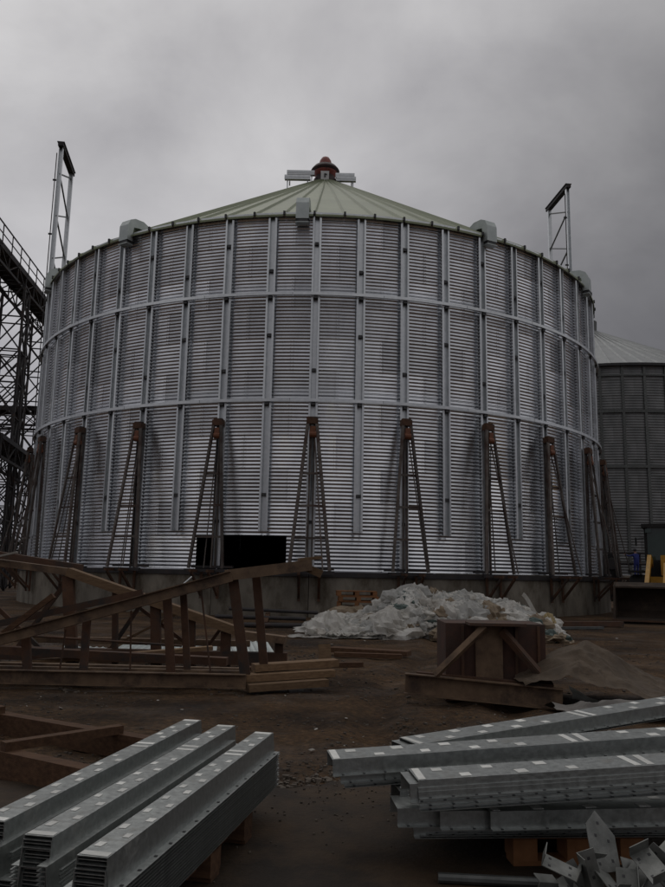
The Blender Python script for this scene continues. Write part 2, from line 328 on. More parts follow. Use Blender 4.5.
# roof: 80 ribbed wedge panels
NP = 80; PA = 2*math.pi/NP; RISE = 8.35; RT = .55; ROV = RAD+.22
def roof_z(r): return ZE+.05+(RAD-r)*RISE/RAD
b = MB()
def wedge(bm_, rib, m):
    a0, a1 = -PA/2, PA/2
    rr = [ROV, RAD*.66, RAD*.33, RT]
    def row(r):
        wd = min(.055/r, PA*.25); pts = [(a0, 0), (a0+wd, rib), (a0+2*wd, 0), (0, .0), (a1, 0)]
        return [pol(a, r, roof_z(r)+h) for a, h in pts]
    vs = sum((row(r) for r in rr), []); n = 5
    fs = [(k*n+i, k*n+i+1, (k+1)*n+i+1, (k+1)*n+i) for k in range(len(rr)-1) for i in range(n-1)]
    bm_.add(vs, fs)
    # turned-down lip along the eave
    lip = [p for p in vs[:n]]; low = [Vector(p)-Vector((0, 0, .07)) for p in lip]
    bm_.add(lip+low, [(i+1, i, n+i, n+i+1) for i in range(n-1)])
wedge(b, .085, None); me_roof = b.mesh('roof_panel', M['roof'])
b = MB(); b.box(pol(-PA/2+.055/ROV, ROV+.01, roof_z(ROV)+.05), (.07, .07, .13), Matrix.Rotation(-PA/2, 3, 'Z')); me_cap = b.mesh('rib_end', M['bolt'])
for k in range(NP):
    rp_ = obj('roof_panel', me_roof, silo, (0, 0, 0), k*PA+PA*.35)
    obj('rib_end', me_cap, rp_)
# gooseneck eave vents
def vent_mesh():
    b = MB(); wv = .44; pts = []
    # side silhouette (radial offset, z) of the hood: rises off the roof, bends over the eave and turns down
    outer = [(-.72, .50), (-.60, .66), (-.36, .74), (.05, .70), (.28, .58), (.39, .36), (.40, -.22)]
    inner = [(-.50, .38), (-.34, .40), (-.14, .40), (.10, .34), (.14, .1), (.14, -.1), (.14, -.22)]
    n = len(outer)
    vs = [(sx*wv/2, -(RAD+o), ZE+z_-.1) for sx in (-1, 1) for o, z_ in outer+inner]; m_ = 2*n
    fs = []
    for i in range(n-1):
        fs += [(i, i+1, n+i+1, n+i), (m_+i+1, m_+i, m_+n+i, m_+n+i+1), (i+1, i, m_+i, m_+i+1), (n+i, n+i+1, m_+n+i+1, m_+n+i)]
    b.add(vs, fs)
    me = b.mesh('hood', M['vent'])
    b = MB(); b.box((0, -(RAD+.27), ZE-.36), (wv-.05, .22, .16)); g_ = b.mesh('vent_screen', M['bolt'])
    b = MB(); b.box((0, -(RAD+.27), ZE-.45), (wv+.01, .28, .03)); tr = b.mesh('vent_rim', M['vent'])
    return me, g_, tr
hm, gm, tm = vent_mesh()
for k in range(12):
    hd = obj('vent_hood', hm, silo, (0, 0, 0), R_(-2.2+30*k)); obj('vent_screen', gm, hd); obj('vent_rim', tm, hd)
# peak: collar, red weather cap, white inspection plate, short catwalk planks
ZP = roof_z(RT)
b = MB(); b.lathe([(.60, -.1), (.62, .22), (.50, .30), (.50, .55)], 24, (0, 0, ZP)); obj('peak_collar', b.mesh('peak_collar', M['rededge'], True), silo)
b = MB(); b.lathe([(.50, .42), (.60, .58), (.66, .72), (.45, .95), (.34, 1.12)], 28, (0, 0, ZP)); b.lathe([(.36, 1.10), (.30, 1.35), (.20, 1.52), (.0, 1.55)], 28, (0, 0, ZP))
pc = obj('peak_cap', b.mesh('peak_cap', M['red'], True), silo)
b = MB(); b.lathe([(.50, .62), (.64, .66), (.76, .76), (.74, .80), (.60, .98), (.45, 1.02)], 28, (0, 0, ZP)); obj('cap_brim', b.mesh('cap_brim', M['rededge'], True), pc)
b = MB(); b.box((.0, -.78, ZP+.02), (.42, .05, .62)); b.box((0, -.72, ZP+.34), (.44, .14, .05)); pl = obj('inspection_plate', b.mesh('inspection_plate', M['white']), silo)
b = MB(); b.box((.0, -.83, ZP+.10), (.07, .03, .20)); b.box((.05, -.83, ZP+.16), (.12, .03, .05)); obj('plate_latch', b.mesh('plate_latch', M['bolt']), pl)
for (x0, x1, dz, yy) in ((-2.0, -.55, .42, -.3), (-2.1, -.75, .02, -.55), (.55, 1.55, .36, -.2), (.6, 1.62, .06, -.4)):
    b = MB(); b.box(((x0+x1)/2, yy, ZP+dz), (x1-x0, .34, .05)); b.box(((x0+x1)/2, yy-.17, ZP+dz+.08), (x1-x0, .03, .10)); b.box(((x0+x1)/2, yy-.17, ZP+dz-.08), (x1-x0, .03, .06))
    for q in (x0+.15, x1-.15): b.box((q, yy, ZP+dz-.35), (.06, .06, .6))
    obj('catwalk_plank', b.mesh('catwalk_plank', M['zinc']), silo)
b = MB(); b.lathe([(RAD-.02, 0), (.01, 0)], 54, (0, 0, Z0-.02)); obj('silo_floor', b.mesh('silo_floor', M['floor']), silo)

# foundation ring of cast concrete segments with a dark steel kerb beam on top
fnd = thing('foundation_wall', 'low round concrete foundation wall under the big silo', 'foundation', SC)
RF = RAD+.42
def seg_mesh(rad, thick, span, z0, z1, name, m, seg=4):
    b = MB(); pr = [(0, z0), (0, z1), (-thick, z1), (-thick, z0)]
    b.add([pol(-span/2+span*i/seg, rad+p, z_) for i in range(seg+1) for p, z_ in pr],
          [(i*4+j, (i+1)*4+j, (i+1)*4+(j+1) % 4, i*4+(j+1) % 4) for i in range(seg) for j in range(4)]+[(0, 1, 2, 3), tuple(seg*4+j for j in (3, 2, 1, 0))])
    return b.mesh(name, m)
me_f = seg_mesh(RF, .6, 2*DA-.0014, -.1, Z0-.19, 'foundation_segment', M['conc'])
me_k = seg_mesh(RF+.05, .62, 2*DA-.001, Z0-.188, Z0-.03, 'kerb_beam', M['steel_dark'])
for k in range(NS//2):
    obj('foundation_segment', me_f, fnd, (0, 0, 0), (2*k+1)*DA); obj('kerb_beam', me_k, fnd, (0, 0, 0), (2*k+1)*DA)

# ------------------------------------------------------------------ lifting jacks: A-frames standing on brackets round the base
def make_jack():
    r = thing('lifting_jack', 'x', 'lifting jack', (0, 0, 0), 0, 'A-frame lifting jacks round the silo base')
    Hh = 4.75; cp = channel(.10, .06, .015)
    def part(nm, fn, m=M['jack'], parent=r):
        b = MB(); fn(b); return obj(nm, b.mesh(nm, m), parent)
    for s_ in (-1, 1):      # two raking front legs
        part('leg', lambda b: b.sweep((s_*.13, -.42, Hh), (s_*.60, -.80, .0), channel(.095, .07, .012), (s_*.2, -1, 0)))
    part('mast', lambda b: (b.bar((-.065, -.28, 0), (-.065, -.28, Hh+.05), .045, .08, (0, 1, 0)), b.bar((.065, -.28, 0), (.065, -.28, Hh+.05), .045, .08, (0, 1, 0))))
    for z_ in (1.02, 2.05, 3.1):
        t = 1-z_/Hh; hw = .13+.47*t; yy = -.42-.38*t
        part('rung', lambda b: b.bar((-hw, yy+.03, z_), (hw, yy+.03, z_), .045, .07))
    part('brace_rod', lambda b: b.tube((.06, -.34, Hh-.2), (.40, -1.25, .02), .022))
    part('brace_rod', lambda b: b.tube((-.02, -.34, Hh-.3), (-.12, -.72, .02), .02))
    hd = part('head_plate', lambda b: (b.box((0, -.38, Hh+.09), (.36, .24, .20)), b.box((0, -.38, Hh+.20), (.30, .16, .06))), M['rust'])
    part('hoist_block', lambda b: (b.box((0.02, -.44, Hh-.22), (.17, .16, .24)), b.tube((-.09, -.44, Hh-.36), (.13, -.44, Hh-.36), .11, None, 12)), M['hoist'])
    part('chain', lambda b: b.tube((.02, -.46, Hh-.4), (.0, -.42, 2.2), .016, None, 5), M['bolt'])
    part('base_beam', lambda b: (b.bar((-.75, -.82, -.06), (.75, -.82, -.06), .12, .10), b.bar((-.75, -.36, .06), (.75, -.36, .06), .10, .08)), M['steel_dark'])
    for s_ in (-.3, .3):
        part('bracket', lambda b: (b.bar((s_, -.47, -.08), (s_, -1.3, -.08), .08, .08), b.bar((s_, -1.2, -.13), (s_, -.50, -.85), .07, .07), b.bar((s_, -.50, -.1), (s_, -.50, -.95), .08, .06)), M['rust'])
    return r
jack0 = make_jack(); jk = list(range(-12, 13, 2))
for q, i in enumerate(jk):
    o = jack0 if q == 0 else copy_tree(jack0)
    a = i*DA; p = SC+pol(a, RAD, Z0); o.location = p; jr = random.Random(40+q); o.rotation_euler = (R_(jr.uniform(-.7, .7)), R_(jr.uniform(-.6, .6)), a+R_(jr.uniform(-5, 5))); o.scale = (jr.uniform(.92, 1.06), 1, jr.uniform(.975, 1.025))
    o['label'] = 'rusty A-frame lifting jack at the silo base, '+ORD[q+1]+' from the left' if i != 0 else 'rusty A-frame lifting jack at the silo base directly below the roof peak'

# ------------------------------------------------------------------ second silo far right
S2 = Vector((24.6, 72, 0)); R2 = 14.2; N2 = 54; D2 = 2*math.pi/N2; Z2 = 1.6; T2 = 1.25; K2 = 13; E2 = Z2+T2*K2
silo2 = thing('grain_silo', 'finished dark grey grain silo standing behind at the right edge', 'silo', S2)
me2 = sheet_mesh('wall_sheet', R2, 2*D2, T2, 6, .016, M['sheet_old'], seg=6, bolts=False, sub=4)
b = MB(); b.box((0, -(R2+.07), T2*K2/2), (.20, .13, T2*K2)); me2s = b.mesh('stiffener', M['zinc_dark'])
a2 = math.atan2(-S2.x, S2.y)      # faces the camera
for k in range(-9, 10):
    for t in range(K2): obj('wall_sheet', me2, silo2, (0, 0, Z2+T2*t), a2+(2*k+(t % 2)*1.0)*D2)
for k in range(-18, 20): obj('stiffener', me2s, silo2, (0, 0, Z2), a2+(k+.5)*D2)
def ring2(z_, w_, h_, m, nm):
    b = MB(); b.lathe([(R2, z_), (R2+w_, z_), (R2+w_, z_+h_), (R2, z_+h_)], 108); obj(nm, b.mesh(nm, m), silo2)
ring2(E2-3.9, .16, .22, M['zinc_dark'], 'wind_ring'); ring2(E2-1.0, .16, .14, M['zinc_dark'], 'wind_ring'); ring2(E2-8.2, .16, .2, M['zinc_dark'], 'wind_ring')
b = MB(); P2 = 2*math.pi/72
def rz2(r): return E2+(R2-r)*.52
rr = [R2+.35, R2*.5, .5]
vs = sum(([pol(-P2/2, r, rz2(r)), pol(-P2/2+min(.1/r, .02), r, rz2(r)+.14), pol(-P2/2+2*min(.1/r, .02), r, rz2(r)), pol(P2/2, r, rz2(r))] for r in rr), [])
b.add(vs, [(k*4+i, k*4+i+1, (k+1)*4+i+1, (k+1)*4+i) for k in range(2) for i in range(3)]); me2r = b.mesh('roof_panel', M['roof2'])
for k in range(72): obj('roof_panel', me2r, silo2, (0, 0, 0), k*P2)
b = MB(); b.lathe([(R2+.4, E2-.22), (R2+.42, E2-.02), (R2+.2, E2+.02)], 108); obj('eave_trim', b.mesh('eave_trim', M['bolt']), silo2)
b = MB(); b.lathe([(.9, rz2(.9)-.1), (.95, rz2(.5)+.9), (0, rz2(.5)+1.2)], 20); obj('peak_cap', b.mesh('peak_cap', M['zinc_dark']), silo2)
b = MB(); b.lathe([(R2+.5, -.1), (R2+.5, Z2-.02), (R2-.3, Z2-.02)], 72); obj('foundation_ring', b.mesh('foundation_ring', M['conc']), silo2)

# ------------------------------------------------------------------ lattice steel on the left: towers, galleries
def lattice_tower(name, label, loc, wd, ht, bay, grp, rz=0, leg=.13, br=.07):
    r = thing(name, label, 'tower', loc, rz, grp); h = wd/2
    for sx in (-1, 1):
        for sy in (-1, 1):
            b = MB(); b.bar((sx*h, sy*h, 0), (sx*h, sy*h, ht), leg, leg, (0, 1, 0)); obj('leg', b.mesh('leg', M['steel_dark']), r)
    nb = int(ht/bay); bz = ht/nb
    faces = [((-h, -h), (h, -h)), ((h, -h), (h, h)), ((h, h), (-h, h)), ((-h, h), (-h, -h))]
    b1 = MB()
    for (A, B) in faces: b1.bar((A[0], A[1], 0), (B[0], B[1], 0), br, br)
    mh = b1.mesh('strut_frame', M['steel_dark'])
    b2 = MB()
    for (A, B) in faces[:1]: b2.bar((A[0], A[1], 0), (B[0], B[1], bz), br, br, (0, 1, .1)); b2.bar((B[0], B[1]+.02, 0), (A[0], A[1]+.02, bz), br, br, (0, 1, .1))
    md = b2.mesh('cross_brace', M['steel_dark'])
    for k in range(nb):
        obj('strut_frame', mh, r, (0, 0, (k+1)*bz))
        for f_ in range(4): obj('cross_brace', md, r, (0, 0, k*bz), f_*math.pi/2)
    return r
TG = 'dark lattice towers at the left edge'
lattice_tower('lattice_tower', 'dark lattice steel tower nearest the left edge of the photo', (-19.0, 43.3, 0), 1.5, 17.6, 1.9, TG, R_(12))
lattice_tower('lattice_tower', 'dark lattice steel tower right beside the left side of the big silo', (-19.2, 48.6, 0), 1.6, 17.6, 1.9, TG, R_(12))
lattice_tower('lattice_tower', 'slimmer dark lattice tower further back between the two others', (-22.6, 52.0, 0), 1.7, 16.0, 1.7, TG, R_(12))
def gallery(name, label, p0, p1, wd, ht, rail, step=1.5):
    p0, p1 = Vector(p0), Vector(p1); d = (p1-p0); ln = d.length; rz = math.atan2(d.y, d.x)
    r = thing(name, label, 'gallery', p0, rz)
    sl = d.z/ math.hypot(d.x, d.y); ln2 = math.hypot(d.x, d.y)
    def P(x_, y_, z_): return (x_, y_, z_+x_*sl)
    for s_ in (-1, 1):
        b = MB(); b.bar(P(0, s_*wd/2, 0), P(ln2, s_*wd/2, 0), .10, .22); b.bar(P(0, s_*wd/2, -ht), P(ln2, s_*wd/2, -ht), .10, .14)
        q = 0; n = int(ln2/step)
        for k in range(n+1): b.bar(P(k*ln2/n, s_*wd/2, -ht), P(k*ln2/n, s_*wd/2, 0), .07, .07, (1, 0, 0))
        for k in range(n): b.bar(P(k*ln2/n, s_*wd/2, -ht if k % 2 else 0), P((k+1)*ln2/n, s_*wd/2, 0 if k % 2 else -ht), .06, .06)
        obj('side_truss', b.mesh('side_truss', M['steel_dark']), r)
        if rail:
            b = MB(); b.bar(P(0, s_*(wd/2+.1), 1.15), P(ln2, s_*(wd/2+.1), 1.15), .06, .06); b.bar(P(0, s_*(wd/2+.1), .6), P(ln2, s_*(wd/2+.1), .6), .045, .045)
            for k in range(n+1): b.bar(P(k*ln2/n, s_*(wd/2+.1), 0), P(k*ln2/n, s_*(wd/2+.1), 1.15), .05, .05, (1, 0, 0))
            obj('handrail', b.mesh('handrail', M['steel_dark']), r)
    for k in range(int(ln2/.75)):
        if k == 0: b = MB(); b.bar((0, -wd/2, 0), (0, wd/2, 0), .62, .05); mp_ = b.mesh('deck_plate', M['steel_dark'])
        obj('deck_plate', mp_, r, P(.4+k*.75, 0, .14))
    if rail:
        b = MB(); b.bar(P(0, 0, .45), P(ln2, 0, .45), .8, .5); obj('conveyor_casing', b.mesh('conveyor_casing', M['steel_dark']), r)
    return r
gallery('conveyor_gallery', 'high railed conveyor gallery on top of the lattice towers at left', (-18.4, 33.0, 18.6), (-20.6, 58.0, 18.6), 1.5, .9, True)
gallery('conveyor_gallery', 'level dark gallery crossing between the towers at mid height', (-34, 50.2, 11.6), (-16.2, 50.2, 11.6), 1.6, 1.1, False)
gallery('conveyor_gallery', 'lowest dark gallery leading behind the left edge of the silo', (-16.7, 36.5, 7.6), (-19.4, 51.0, 7.6), 1.4, 1.0, False)

# pale two-legged bents rising behind the eaves
def bent(label, p, head, ln, ht, overhang):
    r = thing('steel_bent', label, 'steel frame', p, head, 'pale lattice bents behind the silo')   # local +Y recedes
    for k, yy in enumerate((0, ln)):
        b = MB(); b.sweep((0, yy, 0), (0, yy, ht), [(-.11, -.10), (.11, -.10), (.11, .10), (.085, .10), (.085, -.075), (-.085, -.075), (-.085, .10), (-.11, .10)], (0, 1 if k else -1, 0)); obj('post', b.mesh('post', M['zinc']), r)
    z_ = ht-.3; k = 0
    while z_ > 1:
        b = MB(); b.bar((0, .08 if k % 2 else ln-.08, z_), (0, ln-.08 if k % 2 else .08, z_-1.25), .075, .075, (1, 0, 0)); obj('brace', b.mesh('brace', M['zinc_dark']), r)
        z_ -= 1.25; k += 1
    b = MB(); b.bar((0, -overhang, ht+.10), (0, ln+overhang, ht+.10), .30, .20); b.bar((0, -overhang, ht+.23), (0, ln+overhang, ht+.23), .40, .04); obj('top_beam', b.mesh('top_beam', M['steel_dark']), r)
    for q in (2.0, 5.2): 
        b = MB(); b.box((-.2, -.05, ht-q), (.22, .08, .08)); obj('cable_clip', b.mesh('cable_clip', M['bolt']), r)
    b = MB(); b.tube((-.2, -.1, 0), (-.2, -.1, ht-.4), .03, None, 6); obj('cable_pipe', b.mesh('cable_pipe', M['steel_dark']), r)
    return r
bent('tall pale lattice bent rising behind the left eave of the silo', (-15.6, 40.0, 0), R_(8.4), 3.0, 24.7, .25)
bent('shorter looking pale lattice bent rising behind the right eave', (14.79, 46.0, 0), R_(6), 3.0, 26.0, .25)

# ------------------------------------------------------------------ bushes at the far left
def bush(label, loc, rx, hz, seed, n=2600):
    rnd = random.Random(seed); r = thing('bush', label, 'bush', loc, 0, 'dark bushes at the left edge')
    b = MB()
    lob = [(rnd.uniform(-rx*.7, rx*.7), rnd.uniform(-1, 1), rnd.uniform(.3, .72)*hz, rnd.uniform(.3, .5)*hz) for _ in range(9)]
    for _ in range(n):
        c = lob[rnd.randrange(9)]; v_ = Vector((rnd.gauss(0, 1), rnd.gauss(0, 1), rnd.gauss(0, 1))).normalized()*c[3]*rnd.uniform(.55, 1.08)
        p = Vector(c[:3])+v_
        if p.z < .1: continue
        s_ = rnd.uniform(.09, .2); e = Matrix.Rotation(rnd.uniform(0, 6.3), 3, 'Z') @ Matrix.Rotation(rnd.uniform(0, 3.1), 3, 'X')
        b.add([p+e @ Vector(q) for q in ((-s_, 0, 0), (0, -s_*.5, 0), (s_, 0, .04), (0, s_*.5, 0))], [(0, 1, 2, 3)])
    obj('crown', b.mesh('crown', M['leaf']), r)
    for k in range(4):
        b = MB(); q = lob[k]; b.tube((q[0]*.2, q[1]*.2, 0), (q[0], q[1], q[2]), .10, .03, 6); obj('trunk', b.mesh('trunk', M['bark']), r)
bush('dark bush below the lattice towers at the left frame edge', (-26.5, 60, 0), 4, 4.3, 3)
bush('dark bush in the gap between tower and silo', (-22.0, 62, 0), 3, 4.0, 5)
bush('low dark bush behind the left lattice tower foot', (-30.5, 66, 0), 4.5, 5.2, 8)

# ------------------------------------------------------------------ rusty trusses on the left
def truss(name, label, y0, mm=M['chan']):
    return thing(name, label, 'truss', (0, y0, 0))
def vpart(nm, parent, fn, m):
    b = MB(); fn(b); return obj(nm, b.mesh(nm, m), parent)
t1 = truss('steel_truss', 'rusty wedge-shaped steel truss lying on the ground in front at left', 9.4)
# upper chord: pair of channels rising to the right
A = Vector((-5.6, 0, -.03)); B_ = Vector((-1.15, -.02, 1.27)); C_ = Vector((-.22, .0, 1.44))
for dy_ in (-.11, .05):
    vpart('upper_chord', t1, lambda b: b.sweep(A+Vector((0, dy_, 0)), B_+Vector((0, dy_, 0)), channel_side(.13, .06 if dy_ < 0 else -.06, .012), (0, 0, 1)), M['chan'])
vpart('upper_chord', t1, lambda b: b.bar(B_+Vector((-.1, -.03, .065)), C_+Vector((0, -.03, .04)), .14, .13), M['chan'])
vpart('torn_end', t1, lambda b: (b.bar(C_+Vector((-.16, -.05, .10)), C_+Vector((.10, .02, .13)), .13, .035), b.bar(C_+Vector((-.05, .03, .0)), C_+Vector((.12, .02, -.07)), .05, .09)), M['wood'])
for dy_ in (-.16, .10):
    vpart('lower_chord', t1, lambda b: b.sweep((-5.8, dy_, .06), (-.95, dy_, .055), channel_side(.16, .07 if dy_ < 0 else -.07, .012)), M['chan'])
vpart('lower_chord', t1, lambda b: b.bar((-5.8, .32, .22), (-1.0, .30, .20), .10, .05), M['chan'])
for (xb, xt, zt, wd, yy) in ((-1.02, -1.22, 1.27, .12, -.04), (-.80, -.95, 1.32, .10, .12), (-1.90, -2.0, 1.0, .10, .0), (-2.95, -2.95, .72, .09, .02), (-3.6, -3.66, .5, .10, .0), (-1.72, -1.82, 1.06, .08, .13)):
    vpart('post', t1, lambda b: b.sweep((xb, yy, .08), (xt+(xt-xb)*.08, yy, zt+.09), channel_side(wd, .05, .01), (1, 0, 0)), M['rust'])
for (xb, xt, zt) in ((-1.38, -1.55, 1.14), (-2.35, -2.38, .9), (-3.2, -3.15, .66)):
    vpart('tie_rod', t1, lambda b: b.tube((xb, .06, .08), (xt, .04, zt), .012, None, 6), M['rust'])
t2 = truss('steel_truss', 'second rusty truss behind the first, its chord falling to the right', 11.5)
P0 = Vector((-6.6, .3, 1.62)); P1 = Vector((-3.85, 0, 1.33)); P2_ = Vector((-1.25, 0, .50)); P3 = Vector((-.62, -.1, .42))
vpart('upper_chord', t2, lambda b: b.bar(P0, P1, .16, .10), M['chan'])
vpart('upper_chord', t2, lambda b: b.bar(P0+Vector((0, .4, .14)), P1+Vector((.1, .25, .06)), .12, .10), M['rust'])
vpart('upper_chord', t2, lambda b: b.bar(P1, P2_, .24, .12), M['wood'])
vpart('upper_chord', t2, lambda b: b.bar(P2_+Vector((0, 0, -.02)), P3, .2, .10), M['chan'])
for (xb, xt, zt, wd) in ((-3.72, -3.86, 1.28, .16), (-2.5, -2.55, .9, .14), (-1.5, -1.5, .52, .14), (-2.0, -2.02, .72, .12), (-.72, -.72, .40, .12), (-3.1, -3.15, 1.05, .07), (-5.2, -5.2, 1.42, .12)):
    vpart('post', t2, lambda b: b.bar((xb, .05, 0), (xt, .0, zt), wd, .10, (0, 1, 0)), M['rust'])
vpart('lower_chord', t2, lambda b: b.bar((-6.5, .02, .16), (-.6, .02, .14), .16, .18), M['rust'])
vpart('lower_chord', t2, lambda b: b.bar((-6.5, .62, .30), (-1.2, .55, .30), .10, .09), M['chan'])
def loose(name, label, cat, p0, p1, wd, ht, m, group=None, kind='bar', up=(0, 0, 1)):
    p0, p1 = Vector(p0), Vector(p1); b = MB(); 
    if kind == 'bar': b.bar(p0-p0, p1-p0, wd, ht, up)
    elif kind == 'tube': b.tube(p0-p0, p1-p0, wd/2, None, 10)
    elif kind == 'chan': b.sweep(p0-p0, p1-p0, channel(wd, ht, .012), up)
    return thing(name, label, cat, p0, 0, group, b.mesh(name, m))
for (p0, p1, wd) in (((-4.7, .3, .1), (-3.9, .2, 1.25), .06), ((-3.3, .25, .1), (-2.75, .15, .95), .05), ((-2.9, .3, .85), (-1.9, .3, .15), .05), ((-1.9, .2, .12), (-1.55, .2, .62), .045), ((-5.6, .3, 1.3), (-4.3, .3, .2), .06)):
    vpart('brace', t2, lambda b: b.bar(p0, p1, wd, wd), M['rust'])
loose('timber_plank', 'long brown plank lying slantwise between the two trusses', 'plank', (-4.9, 10.0, .10), (-1.6, 10.9, .34), .16, .05, M['wood'])
loose('timber_plank', 'thin pale lath leaning across the rear truss', 'plank', (-3.6, 11.9, .05), (-2.2, 11.75, .78), .07, .03, M['wood'])
loose('steel_rod', 'thin rusty rod sagging between the truss posts', 'rod', (-4.4, 10.1, .55), (-1.9, 10.25, .42), .03, .03, M['rust'], None, 'tube')
loose('timber_plank', 'short broken board on the rubble left of the plank ends', 'plank', (-1.5, 10.7, .06), (-.7, 10.45, .16), .18, .04, M['wood_dark'])
loose('steel_beam', 'dark steel beam slanting up behind the front truss', 'beam', (-5.2, 10.6, .45), (-2.6, 10.9, 1.07), .10, .09, M['rust'])
loose('timber_plank', 'brown plank poking up among the trusses at the left edge', 'plank', (-4.5, 10.4, .35), (-3.7, 10.5, 1.02), .10, .07, M['wood_dark'])
loose('timber_plank', 'pale splintered plank end on the truss at the far left', 'plank', (-5.0, 11.4, 1.50), (-4.62, 11.45, 1.60), .10, .03, M['scrap'])
PG = 'planks stacked at the truss end'
for k, (p0, p1, lb) in enumerate((((-.93, 9.25, .06), (-.02, 9.55, .10), 'lowest worn plank stacked at the right end of the front truss'), ((-.98, 9.40, .15), (.06, 9.72, .19), 'middle worn plank stacked at the right end of the front truss'), ((-.9, 9.55, .25), (.1, 9.9, .29), 'topmost worn plank stacked at the right end of the front truss'))):
    loose('timber_plank', lb, 'plank', p0, p1, .20, .08, M['wood'], PG)
loose('timber_plank', 'short upright board leaning behind the plank ends', 'plank', (-.03, 10.3, .05), (-.06, 10.4, .46), .16, .05, M['wood'])
loose('steel_beam', 'dark channel lying across the rubble behind the front truss', 'beam', (-5.0, 10.35, .34), (-1.3, 10.2, .24), .16, .10, M['rust'])
# reflective galvanised sheets lying on the ground behind the trusses
for k, (x_, y_, rz, lb) in enumerate(((-3.75, 12.3, .2, 'leftmost bright metal sheet lying flat behind the trusses'), (-3.0, 12.5, -.1, 'second bright metal sheet lying flat behind the trusses'), (-2.2, 12.7, .12, 'third bright metal sheet lying flat behind the trusses'), (-1.3, 13.0, .3, 'rightmost bright metal sheet lying flat behind the trusses'))):
    b = MB(); nn = 24; b.add([(.66*(i/nn-.5)*1.2, yy, .05+.012*math.cos(i*1.05*2)) for yy in (-.5, .5) for i in range(nn+1)], [(i, i+1, nn+2+i, nn+1+i) for i in range(nn)])
    for q in (-.3, .3): b.box((q, 0, .015), (.06, .9, .05))
    o = thing('metal_sheet', lb, 'metal sheet', (x_, y_, .05), rz, 'sheets lying behind the trusses', b.mesh('metal_sheet', M['vent'])); o.rotation_euler = (R_(4+3*k), R_(2), rz)
# timber frame lying in the left foreground
tf = thing('timber_frame', 'reddish brown timber frame lying on the ground at the left foreground', 'timber frame', (-2, 6, 0))
for (p0, p1, wd, ht, nm) in (((-2.6, 1.86, .095), (.80, -.11, .085), .11, .17, 'beam'), ((-1.8, .45, .09), (.52, -.94, .085), .11, .17, 'beam'), ((-.18, -.56, .20), (.44, .09, .20), .08, .06, 'diagonal'), ((-1.3, .12, .20), (-.75, .80, .20), .08, .06, 'diagonal')):
    vpart(nm, tf, lambda b: b.bar(p0, p1, wd, ht), M['wood_dark'])

# ------------------------------------------------------------------ galvanised hat profiles
def hat(top, ht, fl, slope, t, inv=False):
    o = [(-top/2-slope-fl, 0), (-top/2-slope, 0), (-top/2, ht), (top/2, ht), (top/2+slope, 0), (top/2+slope+fl, 0)]
    i_ = [(top/2+slope+fl, -t), (top/2+slope-t, -t), (top/2-t*.8, ht-t), (-top/2+t*.8, ht-t), (-top/2-slope+t, -t), (-top/2-slope-fl, -t)]
    p = o+i_
    if inv: p = [(a, ht-b_) for a, b_ in p][::-1]
    return p
def prof_mesh(name, prof, ln, m, holes=None):
    b = MB(); b.sweep((0, 0, 0), (0, ln, 0), prof, (0, 0, 1)); n = len(prof)
    # split the end caps of the concave section into quads
    b.f = b.f[:-2]; b.mi = b.mi[:-2]; k = n//2
    for base, fl in ((0, 1), (n, 0)):
        for i in range(k-1):
            q = (base+i, base+i+1, base+n-2-i, base+n-1-i); b.f.append(q[::-1] if not fl else q); b.mi.append(0)
    if holes:
        b.cur = 1
        for (hx, hz_, every, off) in holes:
            y_ = off
            while y_ < ln:
                b.box((hx, y_, hz_), (.012, .012, .003)); y_ += every
    return b.mesh(name, [m, M['bolt']])
def labels_on(o, top, z_, ln, seed, pitch=.19, w_=.028, l_=.045, end_=True, mid=None):
    """small white labels in two staggered rows on the crown of a profile"""
    rnd = random.Random(seed)
    def sticker(x_, y_, sx, sy):
        b = MB(); b.box((0, 0, 0), (sx, sy, .0016)); s_ = obj('white_label', b.mesh('white_label', M['tape']), o, (x_, y_, z_+.0015)); s_.rotation_euler = (0, 0, rnd.uniform(-.08, .08))
    y_ = .12; k = 0
    if end_: sticker(0, .025, top*.92, .035); sticker(0, ln-.035, top*.88, .045)
    while y_ < ln-.1:
        if mid is None or abs(y_-mid) > pitch*.9:
            sticker(top*.26*(1 if k % 2 else -1)+rnd.uniform(-.004, .004), y_+rnd.uniform(-.01, .01), w_*rnd.uniform(.85, 1.1), l_*rnd.uniform(.85, 1.1))
        y_ += pitch*.5+ (pitch*.02)*rnd.uniform(-1, 1); k += 1
    if mid: sticker(0, mid-.03, top*.86, .035); sticker(0, mid+.045, top*.86, .035)
ANG = math.atan2(-.40, 2.045)          # heading of the left piles (rotation from +Y)
PT, PH, PF, PS, TT = .112, .105, .034, .009, .003
LN = 2.09
prL = hat(PT, PH, PF, PS, TT)
mL = prof_mesh('hat_profile', prL, LN, M['zinc_dull'], [(-PT/2-PS-PF*.55, .001, .14, .06), (PT/2+PS+PF*.55, .001, .14, .06)])
mI = prof_mesh('hat_profile', hat(PT, PH, PF, PS, TT, True), LN, M['zinc_dull'])
piles = (((-1.262, 3.10), 'left', 3), ((-1.025, 2.945), 'middle', 5), ((-.775, 2.755), 'right', 7))
for (x_, y_), nm, sd_ in piles:
    NL = 15; rnd = random.Random(sd_)
    for k in range(NL):
        z_ = .168+ (.45-PH-.168)*k/(NL-1)
        top_ = k == NL-1
        dl = 0 if top_ else rnd.uniform(-.012, .012)
        o = thing('hat_profile', 'topmost labelled galvanised hat profile of the '+nm+' nested pile in the left foreground' if top_ else
                  ORD[NL-k]+' hat profile from the top of the '+nm+' nested pile, left foreground', 'metal profile', (x_-math.sin(ANG)*dl, y_+math.cos(ANG)*dl, z_), ANG, 'hat profiles nested in the left foreground piles', mL)
        if top_: labels_on(o, PT, PH, LN, sd_, mid=1.18+.05*sd_)
